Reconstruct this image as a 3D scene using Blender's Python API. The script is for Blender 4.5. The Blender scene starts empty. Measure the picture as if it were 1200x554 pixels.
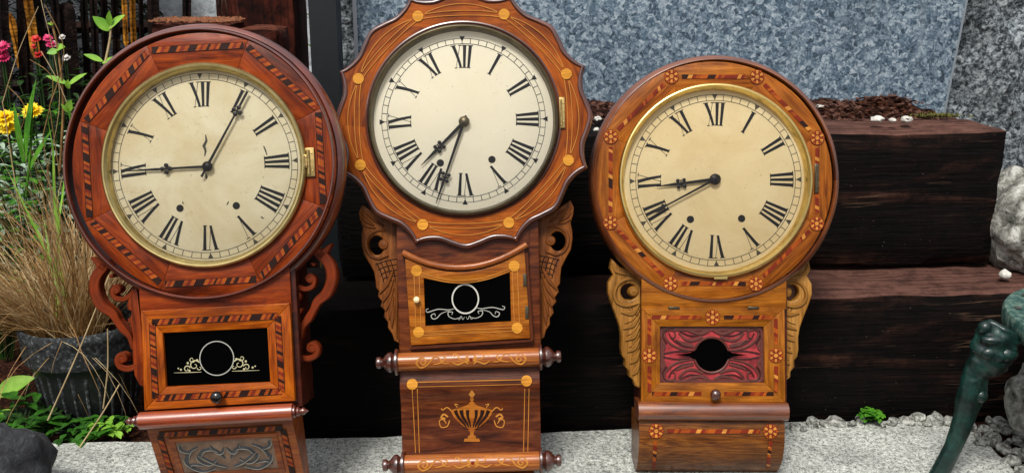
import bpy, bmesh, math, random
from math import pi, sin, cos, tan, radians, sqrt, atan2, hypot, exp
from mathutils import Vector, Matrix, Euler, noise

S = bpy.context.scene
COL = S.collection
rnd = random.Random(11)

# ------------------------------------------------------------------ camera
F, CX, CY = 1120.0, 600.0, 277.0          # focal length and centre, in units of the 1200 px wide photograph
CAMH = 0.704                              # camera height above the granite slab (metres)
PITCH = radians(15)
CAM = Vector((0, 0, CAMH))
RC = Euler((pi / 2 - PITCH, 0, 0)).to_matrix()

cam_d = bpy.data.cameras.new('camera')
cam_d.sensor_width = 36.0
cam_d.lens = 36.0 * F / 1200.0
cam_d.clip_start = 0.02
cam_d.clip_end = 500
cam = bpy.data.objects.new('camera', cam_d)
COL.objects.link(cam)
cam.matrix_world = Matrix.Translation(CAM) @ RC.to_4x4()
S.camera = cam

def W(ix, iy, d):
    return CAM + RC @ Vector(((ix - CX) / F * d, (CY - iy) / F * d, -d))
def ray(ix, iy):
    return RC @ Vector(((ix - CX) / F, (CY - iy) / F, -1))
def G(ix, iy, z=0.0):
    r = ray(ix, iy); return CAM + r * ((z - CAMH) / r.z)
def WY(ix, iy, Y):
    r = ray(ix, iy); return CAM + r * (Y / r.y)

# ------------------------------------------------------------------ colours and materials
def lin(h):
    h = h.lstrip('#')
    out = []
    for i in (0, 2, 4):
        c = int(h[i:i + 2], 16) / 255
        out.append(c / 12.92 if c <= 0.04045 else ((c + 0.055) / 1.055) ** 2.4)
    return (*out, 1.0)

def newmat(name):
    m = bpy.data.materials.new(name); m.use_nodes = True
    nt = m.node_tree
    return m, nt, nt.nodes['Principled BSDF'], nt.nodes['Material Output']

def N(nt, typ, **kw):
    n = nt.nodes.new(typ)
    for k, v in kw.items():
        if k.startswith('_'): setattr(n, k[1:], v)
        else:
            key = k.replace('__', ' ')
            n.inputs[key].default_value = v
    return n
def L(nt, a, b): nt.links.new(a, b)

def ramp(nt, fac, stops, interp='LINEAR'):
    n = nt.nodes.new('ShaderNodeValToRGB'); cr = n.color_ramp; cr.interpolation = interp
    while len(cr.elements) < len(stops): cr.elements.new(0.5)
    for e, (p, c) in zip(cr.elements, stops):
        e.position = p; e.color = lin(c) if isinstance(c, str) else (c, c, c, 1)
    L(nt, fac, n.inputs[0]); return n.outputs[0]

def mixc(nt, fac, a, b, mode='MIX'):
    n = nt.nodes.new('ShaderNodeMix'); n.data_type = 'RGBA'; n.blend_type = mode
    for s, v in ((n.inputs[0], fac), (n.inputs[6], a), (n.inputs[7], b)):
        if hasattr(v, 'is_linked'): L(nt, v, s)
        elif isinstance(v, str): s.default_value = lin(v)
        else: s.default_value = v
    return n.outputs[2]

def coords(nt, out='Object', scale=(1, 1, 1)):
    tc = nt.nodes.new('ShaderNodeTexCoord')
    mp = N(nt, 'ShaderNodeMapping', Scale=scale)
    L(nt, tc.outputs[out], mp.inputs[0]); return mp.outputs[0]

def noise_tex(nt, vec, scale, detail=4, rough=0.55, dist=0.0):
    n = N(nt, 'ShaderNodeTexNoise', Scale=scale, Detail=detail, Roughness=rough, Distortion=dist)
    L(nt, vec, n.inputs['Vector']); return n.outputs['Fac']

def bump(nt, b, h, strength, dist=0.001):
    n = N(nt, 'ShaderNodeBump', Strength=strength, Distance=dist)
    L(nt, h, n.inputs['Height']); L(nt, n.outputs[0], b.inputs['Normal']); return n

def wood(name, dark, mid, light, rough=0.32, coat=0.35, figure=1.0, wear=0.25):
    """varnished wood; UV in metres with u along the grain"""
    m, nt, b, o = newmat(name)
    u1 = coords(nt, 'UV', (7, 55, 1)); u2 = coords(nt, 'UV', (28, 620, 1)); u3 = coords(nt, 'UV', (16, 22, 1))
    n1 = noise_tex(nt, u1, 1.0, 5, 0.6, 1.6 * figure)
    n2 = noise_tex(nt, u2, 1.0, 3, 0.6)
    n3 = noise_tex(nt, u3, 1.0, 3, 0.6, .5)
    c = ramp(nt, n1, [(0.30, dark), (0.5, mid), (0.72, light)])
    f = ramp(nt, n2, [(0.35, 0.50), (0.6, 1.0)])
    c = mixc(nt, 0.75, c, f, 'MULTIPLY')
    w = ramp(nt, n3, [(0.30, 0.45), (0.62, 1.0)])
    c = mixc(nt, wear * 2.2, c, w, 'MULTIPLY')
    ob = coords(nt, 'Object'); n5 = noise_tex(nt, ob, 38, 6, .7); n6 = noise_tex(nt, ob, 260, 3, .6)
    c = mixc(nt, ramp(nt, n5, [(.56, 0.0), (.74, .55)]), c, dark)
    c = mixc(nt, ramp(nt, n6, [(.68, 0.0), (.78, .7)]), c, '#1a0a05')
    L(nt, c, b.inputs['Base Color'])
    rr = N(nt, 'ShaderNodeMapRange'); L(nt, n5, rr.inputs[0])
    rr.inputs[1].default_value = .3; rr.inputs[2].default_value = .7; rr.inputs[3].default_value = rough - .1; rr.inputs[4].default_value = rough + .24
    L(nt, rr.outputs[0], b.inputs['Roughness'])
    b.inputs['Coat Weight'].default_value = coat
    b.inputs['Coat Roughness'].default_value = 0.22 if coat < .6 else 0.3
    b.inputs['Coat IOR'].default_value = 1.5 if coat < .6 else 1.85
    b.inputs['Specular IOR Level'].default_value = 0.4 if coat > .5 else .16
    bump(nt, b, n2, 0.25, 0.0006)
    return m

def plain(name, col, rough=0.5, metal=0.0, coat=0.0, spec=0.5, var=0.0, vscale=60, bmp=0.0):
    m, nt, b, o = newmat(name)
    b.inputs['Base Color'].default_value = lin(col)
    b.inputs['Roughness'].default_value = rough; b.inputs['Metallic'].default_value = metal
    b.inputs['Coat Weight'].default_value = coat; b.inputs['Specular IOR Level'].default_value = spec
    if var:
        v = coords(nt); n = noise_tex(nt, v, vscale, 5, 0.65)
        c = mixc(nt, 1.0, col, ramp(nt, n, [(0.3, 1 - var), (0.65, 1.0)]), 'MULTIPLY')
        L(nt, c, b.inputs['Base Color'])
        if bmp: bump(nt, b, n, bmp, 0.002)
    return m

M = {}
# clock woods
M['mahogany_rim'] = wood('mahogany_rim', '#3d130a', '#6a2813', '#8a3e20', .26, .8)
M['mahogany'] = wood('mahogany', '#431302', '#823006', '#a6490f', .36, .08)
M['oak_orange'] = wood('oak_orange', '#732c02', '#a84f07', '#c56f15', .36, .08)
M['roller_red'] = wood('roller_red', '#6a200a', '#9c4017', '#b85a26', .26, .6)
M['roller_tan'] = wood('roller_tan', '#7a3812', '#a65c26', '#c27c3c', .30, .5)
M['slant_wood'] = wood('slant_wood', '#58210a', '#93481a', '#b06628', .34, .3)
M['walnut_rim'] = wood('walnut_rim', '#2c0f07', '#4f1f0e', '#693018', .26, .8)
M['face_orange'] = wood('face_orange', '#652803', '#9b4a0a', '#b96216', .34, .10, 1.2)
M['door_orange'] = wood('door_orange', '#6c3305', '#a0580f', '#be7724', .36, .08)
M['walnut'] = wood('walnut', '#36150a', '#642e12', '#84441c', .36, .15, 1.6)
M['walnut_dark'] = wood('walnut_dark', '#341609', '#602c14', '#7a4422', .36, .15, 1.8, .3)
M['carved_walnut'] = wood('carved_walnut', '#48230a', '#82491b', '#a0632c', .42, .08)
M['walnut_groove_shade'] = wood('walnut_groove_shade', '#1c0d06', '#2c160a', '#3a1e0e', .6, .0)  # dark strips on the walnut wings, painting the shadow of carved cuts
M['face_tan'] = wood('face_tan', '#6c3206', '#9d5612', '#b87022', .36, .10, 1.0)
M['tan_rim'] = wood('tan_rim', '#4c2009', '#7a3d18', '#965424', .26, .8)
M['door_tan'] = wood('door_tan', '#693405', '#98570f', '#b36f1e', .36, .08)
M['light_oak'] = wood('light_oak', '#724812', '#a06e2e', '#b98845', .42, .1)
M['oak_groove_shade'] = wood('oak_groove_shade', '#5a3409', '#74480f', '#8a5818', .5, .1)  # darker strips on the oak wings, shadow of the carving put into colour
M['burr'] = wood('burr', '#3c1d08', '#734014', '#935c22', .34, .3, 3.0, .35)
M['case_dark'] = wood('case_dark', '#2a0f07', '#45190c', '#5a2512', .4, .3)
# inlay timbers
def inlay(name, c1, c2): return wood(name, c1, c2, c2, .36, .08, .6, .15)
M['in_pale'] = inlay('in_pale', '#b06a22', '#cf8a3a')
M['in_mid'] = inlay('in_mid', '#8c3c0a', '#ab5212')
M['in_red'] = inlay('in_red', '#5c1a0a', '#7e2a12')
M['in_dark'] = inlay('in_dark', '#190a06', '#2b120a')
M['in_tan'] = inlay('in_tan', '#7d3208', '#9a450f')
M['in_urn'] = inlay('in_urn', '#8f4a14', '#ae6822')
M['in_yellow'] = inlay('in_yellow', '#bd7a20', '#dc9834')
M['in_cream'] = inlay('in_cream', '#cf9b57', '#e6bb7c')
# metals etc.
M['brass_aged'] = plain('brass_aged', '#c9b67c', .36, 1.0, var=.35, vscale=40)
M['brass_bright'] = plain('brass_bright', '#ecd085', .30, 1.0, var=.2, vscale=40)
M['brass_dark'] = plain('brass_dark', '#6f6652', .38, 1.0, var=.4, vscale=50)
M['brass_latch'] = plain('brass_latch', '#bfa56c', .45, 1.0, var=.4, vscale=200)
M['ink'] = plain('ink', '#100e0c', .55, spec=.3)
M['ink_soft'] = plain('ink_soft', '#4a4638', .6, spec=.3)
M['steel_black'] = plain('steel_black', '#17130f', .4, .3, spec=.4)
M['black_glass'] = plain('black_glass', '#010101', .25, spec=.03)
M['silver_paint'] = plain('silver_paint', '#c9c8bd', .45, .25)
M['silver_dim'] = plain('silver_dim', '#a9aaa0', .5, .2)
M['gilt'] = plain('gilt', '#c2bd94', .45, .3)
M['ebony'] = plain('ebony', '#0c0909', .25, coat=.5)
M['ivory'] = plain('ivory', '#f0d9a6', .35, coat=.3)

def dial_mat(name, base, stain, spot, amount):
    m, nt, b, o = newmat(name)
    v = coords(nt)
    n1 = noise_tex(nt, v, 8, 6, .68, .5); n2 = noise_tex(nt, v, 42, 7, .75, .4); n3 = noise_tex(nt, v, 380, 2, .5)
    c = mixc(nt, ramp(nt, n1, [(.40, 0.0), (.72, amount)]), base, stain)
    c = mixc(nt, ramp(nt, n2, [(.60, 0.0), (.78, amount * .8)]), c, spot)
    c = mixc(nt, ramp(nt, n3, [(.70, 0.0), (.77, amount * .7)]), c, '#6b5a3a')
    L(nt, c, b.inputs['Base Color']); b.inputs['Roughness'].default_value = .5
    b.inputs['Specular IOR Level'].default_value = .3
    return m
M['dial_aged'] = dial_mat('dial_aged', '#f0e8c6', '#d8c492', '#b89a64', 1.0)
M['dial_white'] = dial_mat('dial_white', '#fef7de', '#f5edcf', '#e2d8b2', .7)
M['dial_tan'] = dial_mat('dial_tan', '#f2e0b0', '#e0c68c', '#cfb27a', .9)

def clear_glass():
    m, nt, b, o = newmat('clear_glass'); nt.nodes.remove(b)
    t = nt.nodes.new('ShaderNodeBsdfTransparent'); g = N(nt, 'ShaderNodeBsdfGlossy', Roughness=.06)
    fr = N(nt, 'ShaderNodeFresnel', IOR=1.4); mx = nt.nodes.new('ShaderNodeMixShader')
    L(nt, fr.outputs[0], mx.inputs[0]); L(nt, t.outputs[0], mx.inputs[1]); L(nt, g.outputs[0], mx.inputs[2])
    L(nt, mx.outputs[0], o.inputs[0]); return m
M['clear_glass'] = clear_glass()

def red_glass():
    m, nt, b, o = newmat('red_glass'); v = coords(nt)
    n = noise_tex(nt, v, 70, 4, .6)
    L(nt, ramp(nt, n, [(.3, '#6d1a1e'), (.55, '#a23034'), (.75, '#c24a48')]), b.inputs['Base Color'])
    b.inputs['Roughness'].default_value = .35; return m
M['red_glass'] = red_glass()
M['red_carving'] = plain('red_carving', '#5e2a22', .45, coat=.1, var=.4, vscale=90)
M['red_line'] = plain('red_line', '#37100f', .45)

def smoked():
    m, nt, b, o = newmat('smoked_glass'); v = coords(nt)
    n = noise_tex(nt, v, 45, 5, .6)
    L(nt, ramp(nt, n, [(.3, '#4d3a2c'), (.55, '#6f5644'), (.75, '#8a6c55')]), b.inputs['Base Color'])
    b.inputs['Roughness'].default_value = .22; return m
M['smoked_glass'] = smoked()
M['etch_pale'] = plain('etch_pale', '#8a8578', .5, var=.4, vscale=120)
M['etch_dark'] = plain('etch_dark', '#33363a', .45, var=.3, vscale=150)

def granite():
    m, nt, b, o = newmat('granite'); v = coords(nt)
    big = noise_tex(nt, v, 10, 7, .7); mid = noise_tex(nt, v, 150, 5, .7); fin = noise_tex(nt, v, 420, 3, .6)
    c = ramp(nt, mid, [(.32, '#565955'), (.42, '#989b95'), (.54, '#b9bcb5'), (.70, '#dcdfd8')])
    c = mixc(nt, 1, c, ramp(nt, big, [(.34, .62), (.54, 1.0)]), 'MULTIPLY')
    c = mixc(nt, ramp(nt, fin, [(.55, 0.0), (.62, .9)]), c, '#20211d')
    L(nt, c, b.inputs['Base Color']); b.inputs['Roughness'].default_value = .85
    h = mixc(nt, .5, mid, fin); bump(nt, b, h, .7, .004); return m
M['granite'] = granite()

def galvanised():
    m, nt, b, o = newmat('spangled_metal'); v = coords(nt)
    nz = N(nt, 'ShaderNodeTexNoise', Scale=60, Detail=3); L(nt, v, nz.inputs['Vector'])
    ad = N(nt, 'ShaderNodeVectorMath', _operation='MULTIPLY_ADD'); L(nt, nz.outputs['Color'], ad.inputs[0])
    ad.inputs[1].default_value = (.014, .014, .014); L(nt, v, ad.inputs[2])
    def vor(sc):
        n = N(nt, 'ShaderNodeTexVoronoi', Scale=sc); L(nt, ad.outputs[0], n.inputs['Vector'])
        sp = nt.nodes.new('ShaderNodeSeparateColor'); L(nt, n.outputs['Color'], sp.inputs[0]); return sp.outputs[0]
    a, b2 = vor(130), vor(300)
    mx = N(nt, 'ShaderNodeMath', _operation='MULTIPLY_ADD'); L(nt, a, mx.inputs[0]); mx.inputs[1].default_value = .55
    ml = N(nt, 'ShaderNodeMath', _operation='MULTIPLY'); L(nt, b2, ml.inputs[0]); ml.inputs[1].default_value = .45
    L(nt, ml.outputs[0], mx.inputs[2])
    c = ramp(nt, mx.outputs[0], [(.10, '#33424e'), (.34, '#53687a'), (.60, '#7a8e9d'), (.90, '#b4c2cb')])
    big = noise_tex(nt, v, 4, 6, .7, .6)
    c = mixc(nt, 1, c, ramp(nt, big, [(.32, .80), (.5, .95), (.66, 1.0)]), 'MULTIPLY')
    st = noise_tex(nt, coords(nt, 'Object', (30, 30, 2)), 1, 5, .6); c = mixc(nt, ramp(nt, st, [(.58, 0.0), (.78, .35)]), c, '#9aa6ac')
    L(nt, c, b.inputs['Base Color']); b.inputs['Metallic'].default_value = .25
    b.inputs['Roughness'].default_value = .5; return m
M['spangled'] = galvanised()

def rough_stone(name, stops, sc=70, bs=1.0):
    m, nt, b, o = newmat(name); v = coords(nt)
    n1 = noise_tex(nt, v, sc, 8, .72, .4); n2 = noise_tex(nt, v, 9, 4, .6)
    c = ramp(nt, n1, stops)
    c = mixc(nt, 1, c, ramp(nt, n2, [(.3, .6), (.6, 1.0)]), 'MULTIPLY')
    L(nt, c, b.inputs['Base Color']); b.inputs['Roughness'].default_value = .9
    bump(nt, b, n1, bs, .012); return m
M['stone_wall'] = rough_stone('rough_stone', [(.38, '#0d1012'), (.46, '#4f585e'), (.54, '#9aa5ab'), (.66, '#dfe6e8')], 95)
M['boulder'] = rough_stone('boulder_stone', [(.36, '#2c2b26'), (.48, '#97978d'), (.62, '#deded6')], 45)
M['dark_rock'] = rough_stone('dark_rock', [(.32, '#131416'), (.5, '#33353a'), (.7, '#5a5d63')], 50)
M['pale_stone'] = rough_stone('pale_stone', [(.38, '#34342f'), (.48, '#9c9d95'), (.60, '#dedfd7')], 80, .9)
M['pebble'] = plain('white_pebble', '#d2d0c6', .7, var=.45, vscale=120)
M['white_wall'] = rough_stone('pale_render', [(.3, '#8a9096'), (.5, '#bcc3c8'), (.7, '#dde2e4')], 40, .5)

def timber(name, cols, grit=.5, top=None):
    m, nt, b, o = newmat(name)
    v1 = coords(nt, 'Object', (2.6, 22, 22)); v2 = coords(nt, 'Object', (8, 150, 150)); v3 = coords(nt, 'Object', (1, 1, 1))
    n1 = noise_tex(nt, v1, 1, 6, .65, .8); n2 = noise_tex(nt, v2, 1, 3, .6); n3 = noise_tex(nt, v3, 26, 6, .7)
    c = ramp(nt, n1, [(.30, cols[0]), (.52, cols[1]), (.74, cols[2])])
    c = mixc(nt, .8, c, ramp(nt, n2, [(.36, .3), (.6, 1.0)]), 'MULTIPLY')
    c = mixc(nt, 1, c, ramp(nt, n3, [(.38, .2), (.58, 1.0)]), 'MULTIPLY')
    v5 = coords(nt, 'Object', (.9, 26, 26)); n6 = noise_tex(nt, v5, 1, 3, .55, .25); n7 = noise_tex(nt, v3, 7, 3, .6)
    ck = N(nt, 'ShaderNodeMath', _operation='MULTIPLY'); L(nt, ramp(nt, n6, [(.492, 0.0), (.50, 1.0), (.504, 1.0), (.512, 0.0)]), ck.inputs[0]); L(nt, ramp(nt, n7, [(.48, 0.0), (.60, .9)]), ck.inputs[1])
    c = mixc(nt, ck.outputs[0], c, '#4a382c')
    n4 = noise_tex(nt, v3, 210, 3, .6)
    c = mixc(nt, ramp(nt, n4, [(.70, 0.0), (.78, grit)]), c, '#6d5e52')
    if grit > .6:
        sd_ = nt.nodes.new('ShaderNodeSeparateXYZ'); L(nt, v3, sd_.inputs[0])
        c = mixc(nt, 1, c, ramp(nt, sd_.outputs[0], [(.52, .18), (.78, 1.0)]), 'MULTIPLY')  # left end darkened in the colour, painted shade for the gaps behind the clocks
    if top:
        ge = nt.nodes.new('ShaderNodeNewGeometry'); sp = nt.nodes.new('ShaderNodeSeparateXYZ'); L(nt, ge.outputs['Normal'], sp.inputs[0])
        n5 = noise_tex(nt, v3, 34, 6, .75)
        wz = N(nt, 'ShaderNodeMath', _operation='MULTIPLY'); L(nt, ramp(nt, sp.outputs[2], [(.45, 0.0), (.9, 1.0)]), wz.inputs[0]); L(nt, ramp(nt, n5, [(.3, .25), (.55, 1.0)]), wz.inputs[1])  # upward faces coloured paler: weathering plus a painted sky-lit top
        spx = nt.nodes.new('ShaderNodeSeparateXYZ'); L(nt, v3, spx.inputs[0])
        ex = N(nt, 'ShaderNodeMath', _operation='MULTIPLY'); L(nt, ramp(nt, spx.outputs[0], [(.50, .04), (.80, 1.0)]), ex.inputs[0]); L(nt, wz.outputs[0], ex.inputs[1]); wz = ex if grit > .4 else wz  # pale tops held back towards the left, painting in shade behind the clocks
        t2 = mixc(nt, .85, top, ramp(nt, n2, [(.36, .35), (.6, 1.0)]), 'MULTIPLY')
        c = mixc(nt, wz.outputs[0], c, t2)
    L(nt, c, b.inputs['Base Color']); b.inputs['Roughness'].default_value = .8
    b.inputs['Specular IOR Level'].default_value = .12
    h = mixc(nt, .5, n1, n2); bump(nt, b, h, .9, .006); return m
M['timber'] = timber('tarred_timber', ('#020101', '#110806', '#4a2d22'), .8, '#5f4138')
M['timber_brown'] = timber('brown_timber', ('#1d0805', '#42190f', '#6a3122'), .3, '#6a3b2c')
M['timber_fresh'] = plain('broken_timber', '#8a5028', .8, var=.85, vscale=160, bmp=.6)
M['post_slate'] = plain('slate_paint', '#0c1418', .5, var=.4, vscale=30)
M['paling'] = timber('dark_paling', ('#0a0605', '#1f120e', '#3a241b'), .2)
M['paling_tan'] = timber('tan_paling', ('#9a5c14', '#d08a2a', '#e8a83c'), .0)

def soil_mat():
    m, nt, b, o = newmat('soil'); v = coords(nt)
    n1 = noise_tex(nt, v, 130, 6, .75); n2 = noise_tex(nt, v, 14, 4, .6)
    c = ramp(nt, n1, [(.36, '#0b0504'), (.52, '#3a1f14'), (.68, '#7a4a33')])
    c = mixc(nt, 1, c, ramp(nt, n2, [(.3, .55), (.6, 1.0)]), 'MULTIPLY')
    L(nt, c, b.inputs['Base Color']); b.inputs['Roughness'].default_value = .95
    b.inputs['Specular IOR Level'].default_value = .1
    bump(nt, b, n1, 1.0, .008); return m
M['soil'] = soil_mat()
M['bark'] = plain('bark_chip', '#54301f', .9, var=.6, vscale=120)
M['moss'] = plain('moss', '#5c5a1c', .9, var=.5, vscale=150)

def leaf_mat(name, c1, c2, rough=.5):
    m, nt, b, o = newmat(name); v = coords(nt)
    n = noise_tex(nt, v, 30, 4, .6)
    c = ramp(nt, n, [(.35, c1), (.65, c2)])
    L(nt, c, b.inputs['Base Color']); b.inputs['Roughness'].default_value = rough
    tr = nt.nodes.new('ShaderNodeBsdfTranslucent'); L(nt, c, tr.inputs[0])
    mx = N(nt, 'ShaderNodeMixShader'); mx.inputs[0].default_value = .3
    L(nt, b.outputs[0], mx.inputs[1]); L(nt, tr.outputs[0], mx.inputs[2]); L(nt, mx.outputs[0], o.inputs[0])
    return m
M['leaf'] = leaf_mat('green_leaf', '#2f6b12', '#62a32a')
M['leaf_light'] = leaf_mat('light_leaf', '#6aa52c', '#9ccb4e')
M['leaf_dark'] = leaf_mat('dark_leaf', '#142c0d', '#2d5218')
M['leaf_hedge'] = leaf_mat('hedge_leaf', '#070d06', '#1c2c14')
M['leaf_grey'] = leaf_mat('grey_leaf', '#86a189', '#c0d4bf')
M['leaf_weed'] = leaf_mat('weed_leaf', '#173f0b', '#3f7d1c')
M['straw'] = leaf_mat('straw', '#6f4d29', '#b8925a', .7)
M['straw_pale'] = leaf_mat('straw_pale', '#b59a6c', '#dcc79c', .7)
M['petal_yellow'] = leaf_mat('petal_yellow', '#fbd500', '#ffe91c')
M['petal_pink'] = leaf_mat('petal_pink', '#c41353', '#e63c7e')
M['petal_red'] = leaf_mat('petal_red', '#b3120f', '#dd2a20')
M['petal_white'] = leaf_mat('petal_white', '#c7c3bd', '#e6e2dc')

def iron():
    m, nt, b, o = newmat('green_iron'); v = coords(nt)
    n1 = noise_tex(nt, v, 45, 6, .7); n2 = noise_tex(nt, v, 130, 5, .75)
    c = ramp(nt, n1, [(.3, '#02100f'), (.5, '#06241f'), (.68, '#123c35')])
    c = mixc(nt, ramp(nt, n2, [(.62, 0.0), (.74, .45)]), c, '#4f6f62')
    L(nt, c, b.inputs['Base Color']); b.inputs['Roughness'].default_value = .4
    b.inputs['Coat Weight'].default_value = .2; bump(nt, b, n2, .3, .002); return m
M['iron'] = iron()
def iron_worn():
    m, nt, b, o = newmat('worn_green_iron'); v = coords(nt)
    n1 = noise_tex(nt, v, 60, 6, .75)
    L(nt, ramp(nt, n1, [(.3, '#0c2420'), (.48, '#264a44'), (.62, '#66796c'), (.75, '#5f5243')]), b.inputs['Base Color'])
    b.inputs['Roughness'].default_value = .6; bump(nt, b, n1, .4, .003); return m
M['iron_worn'] = iron_worn()
def pot_mat():
    m, nt, b, o = newmat('dark_pot'); v = coords(nt)
    n1 = noise_tex(nt, v, 60, 5, .7)
    L(nt, ramp(nt, n1, [(.35, '#050606'), (.55, '#101315'), (.72, '#2c3033')]), b.inputs['Base Color'])
    b.inputs['Roughness'].default_value = .55; bump(nt, b, n1, .4, .003); return m
M['pot'] = pot_mat()
M['scuff_highlight'] = rough_stone('scuff_highlight_plastic', [(.40, '#0d0f10'), (.55, '#34393b'), (.70, '#969c9c')], 130, .3)  # pale scuffs plus painted highlights for the pot's rim and ribs
M['ground'] = M['soil']

# ------------------------------------------------------------------ mesh building
class MB:
    def __init__(s): s.v = []; s.f = []; s.uv = []; s.mi = []; s.cur = 0; s.ga = 0.0
    def vert(s, p): s.v.append(tuple(p)); return len(s.v) - 1
    def face(s, idx, uv=None):
        s.f.append(tuple(idx)); s.mi.append(s.cur)
        if uv is None:
            ca, sa = cos(s.ga), sin(s.ga)
            uv = [(s.v[i][0] * ca + s.v[i][1] * sa, -s.v[i][0] * sa + s.v[i][1] * ca + s.v[i][2] * .7) for i in idx]
        s.uv.append(uv)
    def poly(s, pts, z=None):
        s.face([s.vert((p[0], p[1], p[2] if z is None else z)) for p in pts])
    def grid(s, rows, closed=False, uv=None):
        """rows: list of equally long lists of 3-D points; closed joins the last column to the first"""
        base = [[s.vert(p) for p in r] for r in rows]
        n = len(rows[0])
        for i in range(len(rows) - 1):
            for j in range(n if closed else n - 1):
                k = (j + 1) % n
                s.face((base[i][j], base[i][k], base[i + 1][k], base[i + 1][j]),
                       None if uv is None else [uv(i, j), uv(i, j + 1), uv(i + 1, j + 1), uv(i + 1, j)])
        return base
    def lathe_z(s, c, prof, n=120, a0=0, a1=2 * pi):
        arc = [0]
        for a, b in zip(prof, prof[1:]): arc.append(arc[-1] + hypot(b[0] - a[0], b[1] - a[1]))
        R = max(p[0] for p in prof)
        rows = [[(c[0] + r * cos(a0 + (a1 - a0) * j / n), c[1] + r * sin(a0 + (a1 - a0) * j / n), z) for j in range(n)] for r, z in prof]
        s.grid(rows, True, lambda i, j: (2 * pi * R * j / n, arc[i] + .03))
    def lathe_axis(s, p0, p1, prof, n=28, cap=True):
        """prof: (t metres from p0 along the axis, radius)"""
        p0, p1 = Vector(p0), Vector(p1); ax = (p1 - p0).normalized()
        h = Vector((0, 0, 1)) if abs(ax.z) < .9 else Vector((0, 1, 0))
        a = ax.cross(h).normalized(); b = ax.cross(a)
        rows = [[p0 + ax * t + (a * cos(2 * pi * j / n) + b * sin(2 * pi * j / n)) * r for j in range(n)] for t, r in prof]
        bs = s.grid(rows, True, lambda i, j: (prof[i][0], prof[i][1] + .05 * j * 2 * pi / n))
        if cap:
            s.face(bs[0][::-1]); s.face(bs[-1])
    def disc(s, c, r, z, n=40, ry=None):
        s.poly([(c[0] + r * cos(2 * pi * i / n), c[1] + (ry or r) * sin(2 * pi * i / n)) for i in range(n)], z)
    def ring(s, c, r0, r1, z, n=72, ry=1.0):
        s.grid([[(c[0] + r * cos(2 * pi * i / n), c[1] + r * ry * sin(2 * pi * i / n), z) for i in range(n)] for r in (r0, r1)], True)
    def ribbon(s, pts, w, z0=None, z1=None, bev=0.0):
        """strip along 2-D/3-D points; w a number or list; flat at z1 when z0 is None, otherwise a solid with bevelled edges"""
        n = len(pts); ws = w if isinstance(w, (list, tuple)) else [w] * n
        Lf, Rt = [], []; u = [0]
        for i in range(n):
            a, b = pts[max(0, i - 1)], pts[min(n - 1, i + 1)]
            dx, dy = b[0] - a[0], b[1] - a[1]; d = hypot(dx, dy) or 1e-9
            Lf.append((-dy / d, dx / d))
            if i: u.append(u[-1] + hypot(pts[i][0] - pts[i - 1][0], pts[i][1] - pts[i - 1][1]))
        def P(i, o, z): return (pts[i][0] + Lf[i][0] * o, pts[i][1] + Lf[i][1] * o, z)
        if z0 is None:
            rows = [[P(i, ws[i] / 2, pts[i][2] if z1 is None else z1), P(i, -ws[i] / 2, pts[i][2] if z1 is None else z1)] for i in range(n)]
            s.grid(rows, False, lambda i, j: (u[i], j * .01)); return
        rows = []
        for i in range(n):
            h = ws[i] / 2; b = min(bev, h * .9)
            rows.append([P(i, h, z0), P(i, h, z1 - b), P(i, h - b, z1), P(i, -h + b, z1), P(i, -h, z1 - b), P(i, -h, z0)])
        bs = s.grid(rows, True, lambda i, j: (u[i], (0, .01, .012, .02, .022, .03, .04)[j]))
        s.face(bs[0]); s.face(bs[-1][::-1])
    def prism(s, loops, z0, z1, bev=0.0, polar=None, seg=2):
        """2-D outline (first loop) with holes, extruded z0..z1 with bevelled edges"""
        cu = bpy.data.curves.new('t', 'CURVE'); cu.dimensions = '2D'; cu.fill_mode = 'BOTH'
        bev = max(0, min(bev, (z1 - z0) / 2.1))
        cu.extrude = (z1 - z0) / 2 - bev; cu.bevel_depth = bev; cu.bevel_resolution = seg; cu.offset = -bev
        for lp in loops:
            sp = cu.splines.new('POLY'); sp.points.add(len(lp) - 1); sp.use_cyclic_u = True
            for pt, q in zip(sp.points, lp): pt.co = (q[0], q[1], 0, 1)
        ob = bpy.data.objects.new('t', cu); COL.objects.link(ob)
        dg = bpy.context.evaluated_depsgraph_get(); me = bpy.data.meshes.new_from_object(ob.evaluated_get(dg))
        zc = (z0 + z1) / 2; o = len(s.v)
        for v in me.vertices: s.v.append((v.co.x, v.co.y, v.co.z + zc))
        for f in me.polygons:
            idx = [o + i for i in f.vertices]; uv = None
            if polar:
                aa = [atan2(s.v[i][1] - polar[1], s.v[i][0] - polar[0]) for i in idx]
                if max(aa) - min(aa) > pi: aa = [x + 2 * pi if x < 0 else x for x in aa]
                uv = [(x * polar[2], hypot(s.v[i][0] - polar[0], s.v[i][1] - polar[1])) for x, i in zip(aa, idx)]
            s.face(idx, uv)
        bpy.data.objects.remove(ob); bpy.data.curves.remove(cu); bpy.data.meshes.remove(me)
    def extrude_x(s, prof, x0, x1, n=1):
        """prof: closed list of (y,z) swept along x"""
        arc = [0]
        for a, b in zip(prof, prof[1:] + prof[:1]): arc.append(arc[-1] + hypot(b[0] - a[0], b[1] - a[1]))
        xs = [x0 + (x1 - x0) * i / n for i in range(n + 1)]
        rows = [[(x, y, z) for y, z in prof] for x in xs]
        bs = s.grid(rows, True, lambda i, j: (xs[i], arc[j]))
        s.face(bs[0][::-1]); s.face(bs[-1])
    def box(s, x0, x1, y0, y1, z0, z1, bev=0.0):
        s.prism([[(x0, y0), (x1, y0), (x1, y1), (x0, y1)]], z0, z1, bev)
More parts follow.
